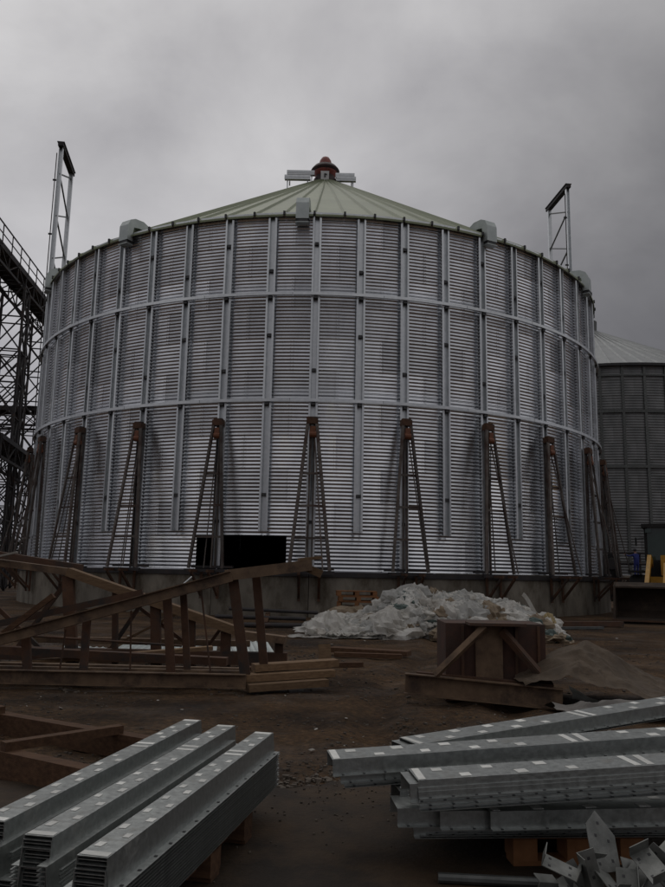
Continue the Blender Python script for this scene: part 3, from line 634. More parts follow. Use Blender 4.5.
for q, ((x_, y_), nm) in enumerate((((-1.13, 3.0), 'left and middle'), ((-.893, 2.83), 'middle and right'))):
    for k in range(8):
        o = thing('hat_profile', ORD[8-k]+' upturned hat profile from the top between the '+nm+' piles', 'metal profile', (x_, y_, .17+.015*k), ANG, 'upturned hat profiles between the left piles', mI)
# wood pallet under the left piles
def pallet(label, loc, rz, lx=1.2, ly=.8, m=M['pallet'], grp=None, tilt=0):
    r = thing('wooden_pallet', label, 'pallet', loc, rz, grp); r.rotation_euler = (tilt, 0, rz)
    b = MB(); b.box((0, 0, 0), (lx, .115, .022)); mb = b.mesh('board', m)
    for k in range(6): obj('board', mb, r, (0, -ly/2+.06+(ly-.12)*k/5, .133))
    for k in range(3): obj('board', mb, r, (0, -ly/2+.06+(ly-.12)*k/2, .011))
    b = MB(); b.box((0, 0, 0), (.12, .14, .098)); mk = b.mesh('block', m)
    for i in (-1, 0, 1):
        for j in (-1, 0, 1): obj('block', mk, r, (i*(lx/2-.06), j*(ly/2-.07), .0715))
    return r
pallet('wooden pallet under the nested profile piles, left foreground', (-.86, 3.85, .014), ANG, .74, 1.15, M['wood_dark'])
# right-hand stacks
WT, WH, WF, WS = .215, .075, .03, .001
def wide(ln, nm='wide_profile'): return prof_mesh(nm, hat(WT, WH, WF, WS, .003), ln, M['zinc_dull'], [(-WT/2-WS-WF*.5, .001, .11, .05), (WT/2+WS+WF*.5, .001, .11, .05)])
mW = wide(3.6); mWs = wide(3.3)
def wprof(label, x_, y_, z_, deg, me=mW, ln=3.6, lab=None, pitch=0):
    o = thing('wide_profile', label, 'metal profile', (x_, y_, z_), R_(deg-90), 'wide profiles stacked at right', me)
    if pitch: o.rotation_euler = (R_(pitch), 0, R_(deg-90))
    if lab: labels_on(o, WT, WH, ln, lab, .26, .056, .056, True, 1.0+.12*(lab % 4))
    return o
# A: long nested pair pointing furthest left
for k in range(4): wprof(['long wide profile with labels reaching furthest left in the right stack', 'profile nested directly beneath the one reaching furthest left', 'third profile down beneath the one reaching furthest left', 'fourth profile down beneath the one reaching furthest left'][k], .02+.02*k+(.25 if k == 1 else 0), 4.265+.01*k+(.03 if k == 1 else 0), .375-.020*k, 8, lab=11 if k == 0 else None, pitch=3.0)
# B: front pair
for k in range(4): wprof(['labelled wide profile lying on top in front in the right stack', 'profile nested beneath the front top profile of the right stack', 'third profile beneath the front top profile of the right stack', 'lowest profile beneath the front top profile of the right stack'][k], .42-.04*(k == 1), 3.885-.005*k, .378-.016*k, 6.5, lab=13 if k == 0 else None, pitch=2.8)
# rear one, turned further away
for k in range(2): wprof(['labelled wide profile turned away at the back of the right stack', 'profile under the one turned away at the back of the right stack'][k], .50-.05*k, 4.90, .322-.02*k, 25, lab=15 if k == 0 else None, pitch=3.4)
# lower layer of plain sections with staggered ends
for k, (x_, y_, z_, dg, lb) in enumerate(((.335, 4.02, .215, 5, 'low profile with the leftmost end under the right stack'), (.53, 3.965, .222, 6, 'second low profile with staggered end under the right stack'), (.76, 3.94, .232, 7.5, 'frontmost low profile with staggered end under the right stack'), (.36, 4.22, .24, 8, 'low profile behind with its end under the top ones'), (.45, 4.46, .235, 14, 'hindmost low profile in the bottom layer of the right stack'))):
    o = wprof(lb, x_, y_, z_, dg, mWs, 3.3, 20+k if k == 2 else None)
for k in range(8):
    wprof(ORD[k+1]+' profile up from the bottom of the dark lower layer, right stack', .42+.03*(k % 3), 4.07+.012*k, .152+.0085*k-.001*k, 4.5, mWs)
for k in range(5):
    wprof(ORD[k+1]+' profile up from the bottom of the rear lower layer, right stack', .62+.03*(k % 2), 4.62+.01*k, .152+.014*k, 17, mWs)
loose('timber_block', 'brown bearer propping the top profiles of the right stack', 'timber', (2.75, 4.0, .40), (2.75, 5.9, .43), .12, .10, M['wood_dark'])
pallet('orange-brown wooden pallet showing under the right profile stack', (1.20, 4.52, .014), R_(5), .66, 1.0)
pallet('second wooden pallet under the far end of the right profile stack', (3.3, 4.95, .014), R_(12), 1.2, .8)
loose('steel_pipe', 'thin dark pipe lying on the slab below the right stack', 'pipe', (.52, 3.78, .035), (1.25, 3.72, .035), .045, .045, M['zinc_dark'], None, 'tube')
# heap of galvanised connector plates, bottom right
def plate_mesh(kind, seed):
    rnd = random.Random(seed); b = MB(); t = .004
    if kind == 'angle':
        L1, W1, W2 = .26, .10, .085
        b.box((0, 0, 0), (W1, L1, t)); b.box((W1/2-t/2, 0, W2/2+t/2), (t, L1, W2))
        b.cur = 1
        for q in (-.09, 0, .09): b.box((-.015, q, t/2+.0008), (.014, .014, .0012)); b.box((W1/2-t-.0006, q, .05), (.0012, .014, .014))
    elif kind == 'gusset':
        pts = [(-.09, -.13), (.09, -.10), (.10, .06), (.0, .17), (-.08, .10)]
        n = len(pts); b.add([(x_, y_, z_) for z_ in (-t/2, t/2) for x_, y_ in pts], [tuple(range(n-1, -1, -1)), tuple(range(n, 2*n))]+[(i, (i+1) % n, n+(i+1) % n, n+i) for i in range(n)])
        b.cur = 1
        for q in ((-.04, -.08), (.05, -.06), (.05, .03), (-.03, .05), (0, .11)): b.box((q[0], q[1], t/2+.0008), (.014, .014, .0012))
    else:
        b.box((0, 0, 0), (.11, .17, t)); b.box((0, .085, .03), (.11, t, .06)); b.box((0, -.085-.0, .03), (.11, t, .06)); b.cur = 1
        for q in (-.05, .05): b.box((q*.6, q, t/2+.0008), (.014, .014, .0012)); b.box((-q*.6, q, t/2+.0008), (.014, .014, .0012))
    return b.mesh('connector_plate', [M['plate'], M['bolt']])
pm = {k: plate_mesh(k, 1) for k in ('angle', 'gusset', 'clip')}
spots = [(.92, 3.48, .07, 'clip', (-70, 10, 20)), (.985, 3.46, .20, 'clip', (20, -12, 70)), (1.06, 3.52, .07, 'angle', (60, 10, 80)), (1.09, 3.42, .15, 'angle', (75, 0, 95)), (1.18, 3.47, .16, 'clip', (35, 15, 40)),
         (1.20, 3.56, .25, 'gusset', (62, 12, 24)), (1.26, 3.44, .10, 'angle', (48, 0, -18)), (1.30, 3.50, .13, 'angle', (30, 30, -35)), (1.38, 3.55, .10, 'gusset', (50, -20, 50)), (1.42, 3.46, .16, 'angle', (40, -10, 60)),
         (1.47, 3.60, .19, 'angle', (22, 15, -50)), (1.53, 3.47, .14, 'gusset', (55, 8, -22)), (1.58, 3.62, .22, 'angle', (30, 0, -60)), (1.64, 3.5, .17, 'angle', (60, 10, 10)), (1.52, 3.38, .06, 'clip', (15, 5, 33)),
         (1.36, 3.36, .05, 'angle', (12, 5, 100)), (1.18, 3.34, .05, 'gusset', (10, 4, 70)), (1.02, 3.34, .05, 'angle', (14, 0, 15)), (1.66, 3.38, .10, 'gusset', (45, 20, -60)), (1.72, 3.62, .12, 'angle', (50, 0, 30)), (1.1, 3.6, .05, 'gusset', (12, 0, 0)),
         (1.36, 3.44, .22, 'clip', (30, -20, 10)), (1.62, 3.42, .24, 'angle', (18, 28, 35))]
kinds = {'angle': 'folded angle plate', 'gusset': 'pointed gusset plate', 'clip': 'small clip plate'}; cnt = {}
for (x_, y_, z_, kd, e) in sorted(spots, key=lambda q: q[0]/q[1]):
    cnt[kd] = cnt.get(kd, 0)+1
    lab = ORD[cnt[kd]]+' galvanised '+kinds[kd]+' from the left in the bottom right heap'
    if z_ == .25: lab = 'tallest pointed gusset plate standing up in the heap at bottom right'
    o = thing('connector_plate', lab, 'metal plate', (x_, y_, z_), 0, 'connector plates heaped at bottom right', pm[kd]); o.rotation_euler = tuple(R_(q) for q in e); o.scale = (.86, .86, .86)

# ------------------------------------------------------------------ rusty frame in the middle distance
rf = thing('rusty_steel_frame', 'rusty steel box frame with diagonal braces right of centre', 'steel frame', (1.85, 8.75, 0))
vpart('back_box', rf, lambda b: (b.box((.02, .45, .44), (1.12, .7, .84)),), M['rust_red'])
vpart('top_plate', rf, lambda b: b.box((.0, -.0, .865), (.62, .30, .03)), M['rust'])
vpart('centre_plate', rf, lambda b: b.box((-.06, .07, .52), (.30, .03, .66)), M['chan'])
vpart('brace', rf, lambda b: b.sweep((-.10, -.05, .80), (-.66, -.10, .28), channel_side(.09, .06, .01), (1, 0, 1)), M['chan'])
vpart('brace', rf, lambda b: b.sweep((.06, -.05, .80), (.56, -.12, .22), channel_side(.09, -.06, .01), (1, 0, -1)), M['rust'])
vpart('base_channel', rf, lambda b: b.sweep((-1.0, .05, .10), (.62, -.34, .02), channel_side(.22, .09, .012)), M['chan'])
vpart('base_channel', rf, lambda b: b.bar((-.85, .2, .30), (.58, -.18, .24), .10, .03), M['rust'])
vpart('base_channel', rf, lambda b: b.sweep((-.7, .75, .02), (.7, .55, .02), channel_side(.2, .09, .012)), M['rust'])
for q in (-.35, .25, .5): vpart('stiffener_rib', rf, lambda b: b.box((q, .09, .44), (.03, .03, .80)), M['rust'])

# ------------------------------------------------------------------ crumpled things
def crumple_sheet(lx, ly, nx, ny, amp, seed, zfun=None, drop=True):
    b = MB(); vs = []
    for j in range(ny+1):
        for i in range(nx+1):
            u, v = i/nx-.5, j/ny-.5; x_, y_ = u*lx, v*ly
            h = (zfun(u, v) if zfun else 0)
            nn = 0
            for o_, s_ in ((1, 1.6), (.5, 3.7), (.25, 8)):
                nn += o_*(1-2*abs(noise.noise((x_*s_+seed, y_*s_, seed*.7))))
            ed = 1+.18*noise.noise((u*3+seed, v*3, 9.1))
            vs.append((x_*ed+.05*noise.noise((x_*5, y_*5, seed)), y_*ed+.05*noise.noise((x_*5, y_*5, seed+4)), max(.005, h+amp*nn)))
    b.add(vs, [(j*(nx+1)+i, j*(nx+1)+i+1, (j+1)*(nx+1)+i+1, (j+1)*(nx+1)+i) for j in range(ny) for i in range(nx)]); return b
def crumple_bag(rx, ry, rz_, seed, n=22, amp=.34, b=None, c=(0, 0, 0)):
    b = b or MB(); vs = []; m_ = n//2
    for j in range(m_+1):
        th = math.pi*j/m_
        for i in range(n):
            ph = 2*math.pi*i/n; d = Vector((math.sin(th)*math.cos(ph), math.sin(th)*math.sin(ph), math.cos(th)))
            q = d*1.3+Vector((seed*3.1, seed*1.7, 0)); k = 1
            k += amp*(.9*noise.noise(q)+.7*(.5-abs(noise.noise(q*2.3)))*1.2+.45*(.4-abs(noise.noise(q*5.1)))*1.4+.30*(.4-abs(noise.noise(q*10.3)))*1.4)
            vs.append((c[0]+d.x*rx*k, c[1]+d.y*ry*k, max(.0, c[2]+d.z*rz_*k)))
    b.add(vs, [(j*n+i, (j+1)*n+i, (j+1)*n+(i+1) % n, j*n+(i+1) % n) for j in range(m_) for i in range(n)]); return b
# canvas with a ridge on the right
def tent(u, v):
    ridge = max(0, 1-abs(u+.18-.25*v)*2.1)
    return .62*ridge*(1-abs(v+.02)*1.1)
cv = crumple_sheet(2.4, 1.5, 84, 54, .062, 4.2, tent)
thing('tan_canvas', 'tan canvas sheet humped into a ridge at the right edge', 'canvas', (3.35, 8.95, .02), R_(-8), None, cv.mesh('tan_canvas', M['canvas']))
cv = crumple_sheet(1.5, .5, 34, 14, .05, 7.7, lambda u, v: .10*(1-abs(v)*1.6))
thing('grey_sheeting', 'grey crumpled sheeting lying in front of the tan canvas', 'sheeting', (3.0, 8.05, .02), R_(-4), None, cv.mesh('grey_sheeting', M['greycloth']))
cv = crumple_sheet(.42, .20, 16, 8, .02, 5.5, lambda u, v: .10+.16*(.5-u)*(.5-v))
o = thing('bent_strip', 'small pale bent metal scrap beside the rusty frame', 'metal scrap', (2.70, 8.2, .02), R_(-30), None, cv.mesh('bent_strip', M['vent']))

# the plastic heap
HEAP = (2.35, 18.2)
def heap_h(x_, y_):
    # outline height of the heap by place
    px = x_-HEAP[0]
    prof = 0
    for c, w_, h_ in ((-.45, .75, 1.0), (.15, .6, .92), (.6, .9, .86), (1.1, .6, .80), (1.6, .9, .72), (-1.5, .8, .42), (-2.3, .6, .22), (2.5, .6, .42)):
        prof = max(prof, h_*math.exp(-((px-c)/w_)**2))
    return prof*max(0, 1-((y_-HEAP[1])/1.35)**2)
hb = MB(); rnd = random.Random(21)
for k in range(900):
    x_ = HEAP[0]+rnd.uniform(-2.6, 2.6); y_ = HEAP[1]+rnd.uniform(-1.35, 1.1); h = heap_h(x_, y_)
    if h < .03: continue
    s_ = rnd.uniform(.06, .22); hb.cur = rnd.choices((0, 1, 2, 3), (8, 6, 3, 2))[0]
    crumple_bag(s_*rnd.uniform(.7, 1.7), s_*rnd.uniform(.7, 1.3), s_*rnd.uniform(.45, 1.1), rnd.uniform(0, 90), 26, .95, hb, (x_, y_, max(.03, h*rnd.uniform(.6, 1.0)-s_*.2)))
for k in range(420):      # loose flaps of film, each folded along a wavy spine
    x_ = HEAP[0]+rnd.uniform(-2.7, 2.7); y_ = HEAP[1]+rnd.uniform(-1.4, .4); h = heap_h(x_, y_)
    if h < .04: continue
    e = Matrix.Rotation(rnd.uniform(0, 6.3), 3, 'Z') @ Matrix.Rotation(rnd.uniform(-1.2, 1.2), 3, 'X'); l_ = rnd.uniform(.08, .26); w_ = rnd.uniform(.04, .12); q0 = rnd.uniform(0, 6)
    hb.cur = rnd.choices((0, 1), (3, 2))[0]; c = Vector((x_, y_, h*rnd.uniform(.8, 1.08)+.02))
    vs = [c+e @ Vector(((i/6-.5)*2*l_, sy*w_*(1-.5*abs(i/6-.5))+.03*math.sin(i*1.3+q0), .05*math.sin(i*1.9+q0)+.03*sy*math.cos(i*2.3+q0))) for sy in (-1, 0, 1) for i in range(7)]
    hb.add(vs, [(j_*7+i, j_*7+i+1, j_*7+i+8, j_*7+i+7) for j_ in range(2) for i in range(6)])
nflat = len(hb.f)
for k in range(44):
    cx_ = HEAP[0]+rnd.uniform(-2.3, 2.2); cy_ = HEAP[1]+rnd.uniform(-1.3, .1); lx_, ly_ = rnd.uniform(.35, 1.0), rnd.uniform(.3, .75); an = rnd.uniform(0, 6.3); nn_ = 30; sd2 = rnd.uniform(0, 99)
    hb.cur = rnd.choices((0, 1), (4, 1))[0]; vs = []
    for j_ in range(nn_+1):
        for i in range(nn_+1):
            u, v = (i/nn_-.5)*lx_, (j_/nn_-.5)*ly_; X = cx_+u*math.cos(an)-v*math.sin(an); Y = cy_+u*math.sin(an)+v*math.cos(an)
            rg_ = .5-abs(noise.noise((u*5+sd2, v*5, sd2)))+.5*(.4-abs(noise.noise((u*11+sd2, v*11, sd2+3))))+.3*(.4-abs(noise.noise((u*23+sd2, v*23, sd2+5))))
            vs.append((X+.04*noise.noise((u*7, v*7, sd2)), Y-.10*rg_, max(.01, heap_h(X, Y)*1.02+.05+.14*rg_)))
    hb.add(vs, [(j_*(nn_+1)+i, j_*(nn_+1)+i+1, (j_+1)*(nn_+1)+i+1, (j_+1)*(nn_+1)+i) for j_ in range(nn_) for i in range(nn_)])
me = hb.mesh('plastic_waste_heap', [M['plastic'], M['plastic_grey'], M['plastic_tan'], M['plastic_g']])
me.polygons.foreach_set('use_smooth', [i >= nflat for i in range(len(hb.f))])
o = thing('plastic_waste_heap', 'heap of crumpled dirty white plastic film in front of the silo foundation', 'waste heap', (0, 0, 0), 0, None, me); o['kind'] = 'stuff'
bags = [(-2.35, -1.0, .24, .36, .30, .38, M['plastic'], 'upright crumpled plastic bag at the left foot of the white heap'),
        (-1.05, -1.15, .34, .42, .34, .36, M['plastic'], 'bulging clear plastic bag low at the front left of the white heap'),
        (-1.7, -1.1, .16, .50, .34, .20, M['plastic'], 'flat slumped plastic bag spread along the front of the white heap'),
        (.25, -.85, .52, .34, .30, .40, M['plastic'], 'large hanging plastic bag in the middle of the white heap'),
        (-.35, -.35, .88, .30, .30, .34, M['plastic'], 'plastic bag forming the highest peak of the white heap'),
        (.75, -.2, .78, .42, .34, .22, M['plastic'], 'rounded plastic bag on the right shoulder of the white heap'),
        (1.15, -.95, .34, .22, .2, .16, M['plastic_y'], 'yellowed foam lump in the white heap'),
        (-.2, -.95, .40, .46, .22, .10, M['plastic_g'], 'grey-green netting bundle in the middle of the white heap'),
        (-.72, -.7, .66, .26, .2, .14, M['plastic_g'], 'dark green rag near the peak of the white heap'),
        (2.55, -.5, .32, .24, .22, .34, M['plastic_y'], 'brownish wrapped bundle at the right end of the white heap')]
for k, (dx_, dy_, z_, rx, ry, rz_, m, lb) in enumerate(bags):
    b = crumple_bag(rx, ry, rz_, 3.3*k+1, 30, .5); me = b.mesh('plastic_bag', m)
    o = thing('foam_lump' if 'foam' in lb else 'netting_bundle' if 'netting' in lb else 'rag' if 'rag' in lb else 'wrapped_bundle' if 'bundle' in lb else 'plastic_bag', lb, 'plastic bag' if 'bag' in lb else 'waste', (HEAP[0]+dx_, HEAP[1]+dy_, z_-rz_*.6), 0, None, me)
b = crumple_sheet(2.6, .8, 50, 16, .035, 2.2)
thing('plastic_film', 'thin plastic film trailing on the dirt left of the white heap', 'plastic film', (.35, 16.9, .02), R_(6), None, b.mesh('plastic_film', M['plastic']))
b = MB(); nn = 16
for i in range(nn):
    a0, a1 = i/nn, (i+1)/nn; f_ = lambda a: Vector((.16*math.sin(a*4.2), 0, .62*a+.05*math.sin(a*9)))
    b.bar(f_(a0), f_(a1), .09, .012, (0, 1, 0))
thing('plastic_strip', 'white plastic strip curling upward at the right of the heap', 'plastic strip', (HEAP[0]+2.15, HEAP[1]-.5, .35), .3, None, b.mesh('plastic_strip', M['plastic']))
# pallets leaning and lying by the foundation
for k in range(6):
    pallet(('topmost' if k == 5 else ORD[6-k]+' from the top')+' orange-brown pallet of the pile behind the white heap', (.78+.03*math.sin(k*2.1), 22.2, .005+.148*k), R_(3*math.sin(k*1.7)), 1.12, .8, M['pallet'], 'pallets piled behind the heap')

# boards, pipes and rods lying about
loose('timber_plank', 'long dark board lying on the dirt below the white heap', 'plank', (.05, 13.75, .08), (1.35, 13.25, .08), .30, .08, M['wood_dark'])
loose('timber_plank', 'narrow dark board beside the long board below the heap', 'plank', (.1, 13.1, .06), (1.2, 12.95, .06), .12, .07, M['wood_dark'])
loose('timber_plank', 'short dark plank right of the truss end', 'plank', (.02, 11.6, .06), (.5, 11.75, .06), .12, .07, M['wood_dark'])
loose('steel_pipe', 'upper dark pipe lying along the foundation left of the heap', 'pipe', (-2.6, 20.3, .42), (-.3, 20.6, .34), .09, .09, M['steel_dark'], 'pipes by the foundation', 'tube')
loose('steel_pipe', 'middle dark pipe lying along the foundation left of the heap', 'pipe', (-2.9, 19.9, .24), (-.6, 20.2, .20), .10, .10, M['steel_dark'], 'pipes by the foundation', 'tube')
loose('steel_pipe', 'lowest dark pipe lying along the foundation left of the heap', 'pipe', (-2.2, 19.5, .07), (-.2, 19.6, .07), .12, .12, M['steel_dark'], 'pipes by the foundation', 'tube')
loose('timber_block', 'low bearer beneath the pipes left of the heap', 'timber', (-1.6, 19.6, .08), (-1.6, 20.6, .26), .12, .14, M['wood_dark'])
loose('steel_beam', 'dark beam on the dirt right of the white heap', 'beam', (5.6, 21.6, .09), (8.4, 22.6, .09), .22, .14, M['rust'])
loose('steel_beam', 'pale flat bar on the dirt before the loader bucket', 'beam', (5.4, 20.7, .05), (7.4, 21.3, .05), .16, .06, M['zinc_dark'])
loose('bent_rod', 'thin bent rod sticking up behind the truss', 'rod', (-2.7, 12.9, .9), (-2.3, 13.0, 1.28), .025, .02, M['zinc'], None, 'tube')

# rubble, stones and litter too small to count
rnd = random.Random(5); sb = MB()
def stone(b, c, s_):
    vs = []
    for z_, r_, n_ in ((-.3, .8, 5), (.35, .7, 5)):
        for i in range(n_):
            a = 2*math.pi*(i+rnd.random()*.5)/n_; vs.append((c[0]+s_*r_*math.cos(a)*rnd.uniform(.7, 1.2), c[1]+s_*r_*math.sin(a)*rnd.uniform(.7, 1.2), c[2]+s_*z_*rnd.uniform(.7, 1.1)))
    b.add(vs, [(0, 1, 6, 5), (1, 2, 7, 6), (2, 3, 8, 7), (3, 4, 9, 8), (4, 0, 5, 9), (5, 6, 7, 8, 9)])
for _ in range(2600):
    x_ = rnd.uniform(-3.5, 4); d = abs(rnd.gauss(0, .22))+.06*noise.noise((x_*4, 3, 0)); y_ = PADX(x_)+d-.05
    if -.45 < x_ < 1.0 or rnd.random() < .25: stone(sb, (x_, y_, gh(x_, y_)+.008), rnd.choice((.006, .009, .012, .018, .034))*rnd.uniform(.7, 1.3))
for _ in range(3600):
    y_ = 5.6+12*rnd.random()**1.6; x_ = rnd.uniform(-.55, .62)*y_; k = noise.noise((x_*.9, y_*.9, 7))
    if k > -.05: stone(sb, (x_, y_, gh(x_, y_)+.004), rnd.uniform(.006, .024)*(1 if y_ < 9 else 1.4))
for _ in range(190):      # crumbs trodden onto the slab
    x_ = rnd.uniform(-.6, 1.0); y_ = PADX(x_)-abs(rnd.gauss(0, .55))
    stone(sb, (x_, y_, .016), rnd.uniform(.003, .012))
for _ in range(900):      # rubble under and behind the trusses and round the rusty frame
    x_, y_ = (rnd.uniform(-5, .3), rnd.uniform(9.8, 13.5)) if rnd.random() < .6 else (rnd.uniform(.5, 2.6), rnd.uniform(5.9, 7.6))
    stone(sb, (x_, y_, gh(x_, y_)+.01), rnd.uniform(.008, .034))
o = thing('gravel', 'loose stones and rubble scattered over the dirt yard', 'gravel', (0, 0, 0), 0, None, sb.mesh('gravel', M['stone'])); o['kind'] = 'stuff'
lb_ = MB()
for _ in range(110):
    y_ = 5.7+13*rnd.random()**1.3; x_ = rnd.uniform(-.5, .55)*y_; s_ = rnd.uniform(.008, .032)
    e = Matrix.Rotation(rnd.uniform(0, 6.3), 3, 'Z') @ Matrix.Rotation(rnd.uniform(-.5, .5), 3, 'X')
    lb_.box((x_, y_, gh(x_, y_)+.014), (s_*rnd.uniform(.5, 2.2), s_, .004), e)
o = thing('litter', 'small pale scraps of paper and film on the dirt', 'litter', (0, 0, 0), 0, None, lb_.mesh('litter', M['scrap'])); o['kind'] = 'stuff'
tw = MB()
for _ in range(170):
    y_ = 5.7+10*rnd.random()**1.4; x_ = rnd.uniform(-.5, .55)*y_; a = rnd.uniform(0, 6.3); l_ = rnd.uniform(.04, .22)
    z_ = gh(x_, y_)+.012; tw.bar((x_, y_, z_), (x_+l_*math.cos(a), y_+l_*math.sin(a), z_+rnd.uniform(-.005, .02)), .004, .004)
o = thing('twigs', 'thin twigs, wires and straws littering the dirt', 'twigs', (0, 0, 0), 0, None, tw.mesh('twigs', M['wood_dark'])); o['kind'] = 'stuff'

# ------------------------------------------------------------------ wheel loader at the right edge
ld = thing('wheel_loader', 'yellow wheel loader with a muddy bucket at the right edge', 'loader', (12.35, 28.3, 0), R_(-26))   # local -Y is forward
bp_ = [(-.95, 1.05), (-.55, 1.18), (-.18, 1.0), (-.02, .62), (-.10, .25), (-.38, .04), (-1.25, .0)]     # (y, z), open forwards
def bucket(b):
    n = len(bp_); t = .05
    inn = [(y_-.05, z_+.0) for y_, z_ in bp_]; inn = [(y_-.05 if 0 < i < n-1 else y_, z_-(.05 if z_ > .6 else -.05)) for i, (y_, z_) in enumerate(bp_)]
    vs = [(sx*1.45, y_-3.55, z_+.08) for sx in (-1, 1) for y_, z_ in bp_+inn]; m_ = 2*n
    fs = []
    for i in range(n-1): fs += [(i, i+1, m_+i+1, m_+i), (n+i+1, n+i, m_+n+i, m_+n+i+1)]
    fs += [(0, n, m_+n, m_), (n-1, m_+n-1, m_+2*n-1, 2*n-1)]
    b.add(vs, fs)
    for sx in (-1.45, 1.45):
        k = len(bp_); b.add([(sx+q, y_-3.55, z_+.08) for q in (-.03, .03) for y_, z_ in bp_], [tuple(range(k)), tuple(range(2*k-1, k-1, -1))]+[(i, (i+1) % k, k+(i+1) % k, k+i) for i in range(k)])
bu = vpart('bucket', ld, bucket, M['bucket'])
vpart('cutting_edge', bu, lambda b: b.box((0, -4.86, .09), (2.96, .22, .04)), M['rust'])
for s_ in (-.55, .55):
    vpart('lift_arm', ld, lambda b: (b.bar((s_, -3.55, 1.1), (s_, -1.5, 2.1), .13, .22), b.bar((s_, -1.55, 2.08), (s_, -.7, 1.9), .13, .26)), M['yellow'])
vpart('tilt_link', ld, lambda b: (b.bar((0, -3.5, 1.05), (0, -2.4, 1.85), .12, .16), b.bar((0, -2.4, 1.85), (0, -1.1, 1.7), .14, .14)), M['yellow'])
vpart('front_frame', ld, lambda b: b.box((0, -1.5, 1.05), (1.0, 1.6, .8)), M['yellow'])
vpart('cowl', ld, lambda b: b.box((.35, -.95, 1.85), (1.1, .9, .7)), M['yellow'])
vpart('hood', ld, lambda b: (b.box((0, 2.3, 1.65), (1.5, 2.6, 1.1)), b.box((0, 2.35, 2.26), (1.3, 2.3, .14))), M['yellow'])
for s_ in (-1, 1):
    for yy in (-1.5, 1.9):
        vpart('fender', ld, lambda b: b.box((s_*.95, yy, 1.62), (.55, 1.3, .06)), M['black'])
        b = MB(); b.lathe([(.35, -.24), (.68, -.26), (.76, -.16), (.76, .16), (.68, .26), (.35, .24)], 26); ty = b.mesh('tyre', M['black'], True)
        b = MB(); b.lathe([(.05, -.12), (.3, -.14), (.36, -.22), (.36, .22), (.3, .14), (.05, .12)], 20); ri = b.mesh('rim', M['yellow'])
        wh = obj('wheel', None, ld, (s_*.95, yy, .76)); wh.rotation_euler = (0, math.pi/2, 0); obj('tyre', ty, wh); obj('rim', ri, wh)
cb = vpart('cab', ld, lambda b: b.box((0, .3, 1.6), (1.5, 1.5, .9)), M['black'])
vpart('cab_roof', ld, lambda b: b.box((0, .3, 3.28), (1.7, 1.75, .14)), M['black'])
for sx in (-.72, .72):
    for sy in (-.38, .98): vpart('cab_post', ld, lambda b: b.box((sx, sy, 2.62), (.10, .10, 1.2)), M['black'])
vpart('windscreen', ld, lambda b: b.box((0, -.40, 2.62), (1.34, .02, 1.16)), M['glass'])
for sx in (-.74, .74): vpart('side_window', ld, lambda b: b.box((sx, .3, 2.62), (.02, 1.24, 1.16)), M['glass'])
for sx in (-.62, .62): vpart('headlight', ld, lambda b: b.box((sx, -.48, 3.1), (.2, .12, .14)), M['glass'])
vpart('mirror', ld, lambda b: (b.box((-1.05, -.5, 2.7), (.05, .18, .3)), b.bar((-.75, -.4, 2.85), (-1.05, -.48, 2.8), .03, .03)), M['black'])

# pipe railing and fan housing at the foot of the second silo
rl = thing('pipe_railing', 'dark pipe railing in front of the far right silo', 'railing', (16.0, 50.0, 0), R_(8))
for z_ in (3.0, 2.3): vpart('rail', rl, lambda b: b.tube((-1.2, 0, z_), (8, 0, z_), .09, None, 8), M['steel_dark'])
for q in range(6): vpart('post', rl, lambda b: b.tube((-1.0+1.75*q, 0, 0), (-1.0+1.75*q, 0, 3.05), .07, None, 8), M['steel_dark'])
vpart('walkway', rl, lambda b: b.box((3.4, -.1, 1.35), (9.4, 2.0, .12)), M['rust'])
for q in range(6): vpart('walkway_leg', rl, lambda b: b.box((-1.0+1.75*q, 1.2, .65), (.14, .14, 1.3)), M['rust'])
fh = thing('fan_housing', 'black round-backed fan housing beside the right side of the silo', 'fan', (12.75, 35.4, 0), R_(-10))
def fan(b):
    n = 20; pts = [(.40*math.cos(math.pi*i/n), 2.05+.42*math.sin(math.pi*i/n)) for i in range(n+1)]+[(-.40, .34), (.40, .34)]
    k = len(pts); b.add([(x_, y_, z_) for y_ in (-.45, .45) for x_, z_ in pts], [tuple(range(k-1, -1, -1)), tuple(range(k, 2*k))]+[(i, (i+1) % k, k+(i+1) % k, k+i) for i in range(k)])
vpart('scroll_case', fh, fan, M['black'])
vpart('stand', fh, lambda b: (b.box((-.3, 0, .17), (.12, .9, .34)), b.box((.3, 0, .17), (.12, .9, .34))), M['steel_dark'])
vpart('intake_ring', fh, lambda b: b.tube((0, -.46, 2.0), (0, -.55, 2.0), .28, .25, 20), M['steel_dark'])

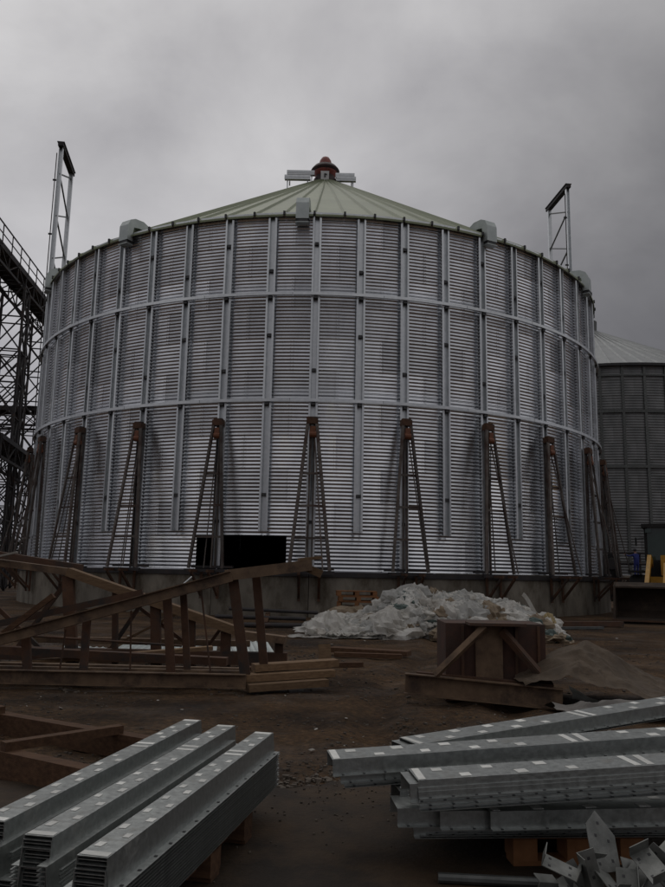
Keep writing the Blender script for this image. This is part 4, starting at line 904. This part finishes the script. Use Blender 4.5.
# ------------------------------------------------------------------ worker in blue overalls on the far walkway
def person(label, loc, rz):
    J = [('pelvis', (0, 0, .95), .15), ('spine', (0, .03, 1.18), .15), ('chest', (0, .05, 1.38), .175), ('neck', (0, .10, 1.53), .065), ('head0', (0, .13, 1.62), .085), ('head1', (0, .15, 1.73), .10),
         ('shl', (-.19, .06, 1.43), .075), ('ell', (-.42, .12, 1.36), .05), ('wrl', (-.60, .26, 1.46), .038), ('hal', (-.67, .32, 1.50), .035),
         ('shr', (.19, .06, 1.43), .075), ('elr', (.27, .16, 1.17), .05), ('wrr', (.22, .34, 1.05), .038), ('har', (.20, .41, 1.03), .035),
         ('hpl', (-.10, 0, .88), .105), ('knl', (-.11, .04, .50), .07), ('anl', (-.12, -.02, .09), .05), ('tol', (-.13, .15, .04), .045),
         ('hpr', (.10, 0, .88), .105), ('knr', (.10, .06, .50), .07), ('anr', (.10, .02, .09), .05), ('tor', (.11, .19, .04), .045)]
    E_ = [('pelvis', 'spine'), ('spine', 'chest'), ('chest', 'neck'), ('neck', 'head0'), ('head0', 'head1'), ('chest', 'shl'), ('shl', 'ell'), ('ell', 'wrl'), ('wrl', 'hal'), ('chest', 'shr'), ('shr', 'elr'), ('elr', 'wrr'), ('wrr', 'har'),
          ('pelvis', 'hpl'), ('hpl', 'knl'), ('knl', 'anl'), ('anl', 'tol'), ('pelvis', 'hpr'), ('hpr', 'knr'), ('knr', 'anr'), ('anr', 'tor')]
    ix = {j[0]: i for i, j in enumerate(J)}
    me = bpy.data.meshes.new('skel'); me.from_pydata([j[1] for j in J], [(ix[a], ix[c]) for a, c in E_], [])
    tmp = bpy.data.objects.new('skel', me); col.objects.link(tmp)
    tmp.modifiers.new('skin', 'SKIN'); sv = me.skin_vertices[0].data
    for i, j in enumerate(J): sv[i].radius = (j[2], j[2]*.85); sv[i].use_root = (i == 0)
    sb_ = tmp.modifiers.new('sub', 'SUBSURF'); sb_.levels = sb_.render_levels = 2
    dg = bpy.context.evaluated_depsgraph_get(); bm_ = bpy.data.meshes.new_from_object(tmp.evaluated_get(dg)); bpy.data.objects.remove(tmp)
    bm_.materials.clear()
    for m in (M['blue'], M['skin'], M['black']): bm_.materials.append(m)
    for p in bm_.polygons:
        c = p.center; p.use_smooth = True
        hand = (c.x < -.58 and c.z > 1.2) or (c.x > .15 and c.y > .34 and .9 < c.z < 1.2)
        p.material_index = 1 if (c.z > 1.53 and abs(c.x) < .16) or hand else (2 if c.z < .10 else 0)
    r = thing('person', label, 'person', loc, rz, None, bm_)
    b = MB(); b.lathe([(.118, 0), (.125, .05), (.10, .12), (.0, .15)], 16, (0, .145, 1.70)); b.box((0, .28, 1.71), (.15, .12, .015)); obj('cap', b.mesh('cap', M['hair'], True), r)
    return r
person('worker in blue overalls standing on the walkway by the far silo, one arm out', (19.75, 50.05, 1.42), R_(5))
b = MB(); b.lathe([(.0, 0), (.16, 0), (.18, .42), (.15, .45), (.0, .46)], 14)
thing('white_bucket', 'small white bucket on the walkway beside the worker', 'bucket', (20.15, 49.75, 1.412), 0, None, b.mesh('white_bucket', M['white'], True))
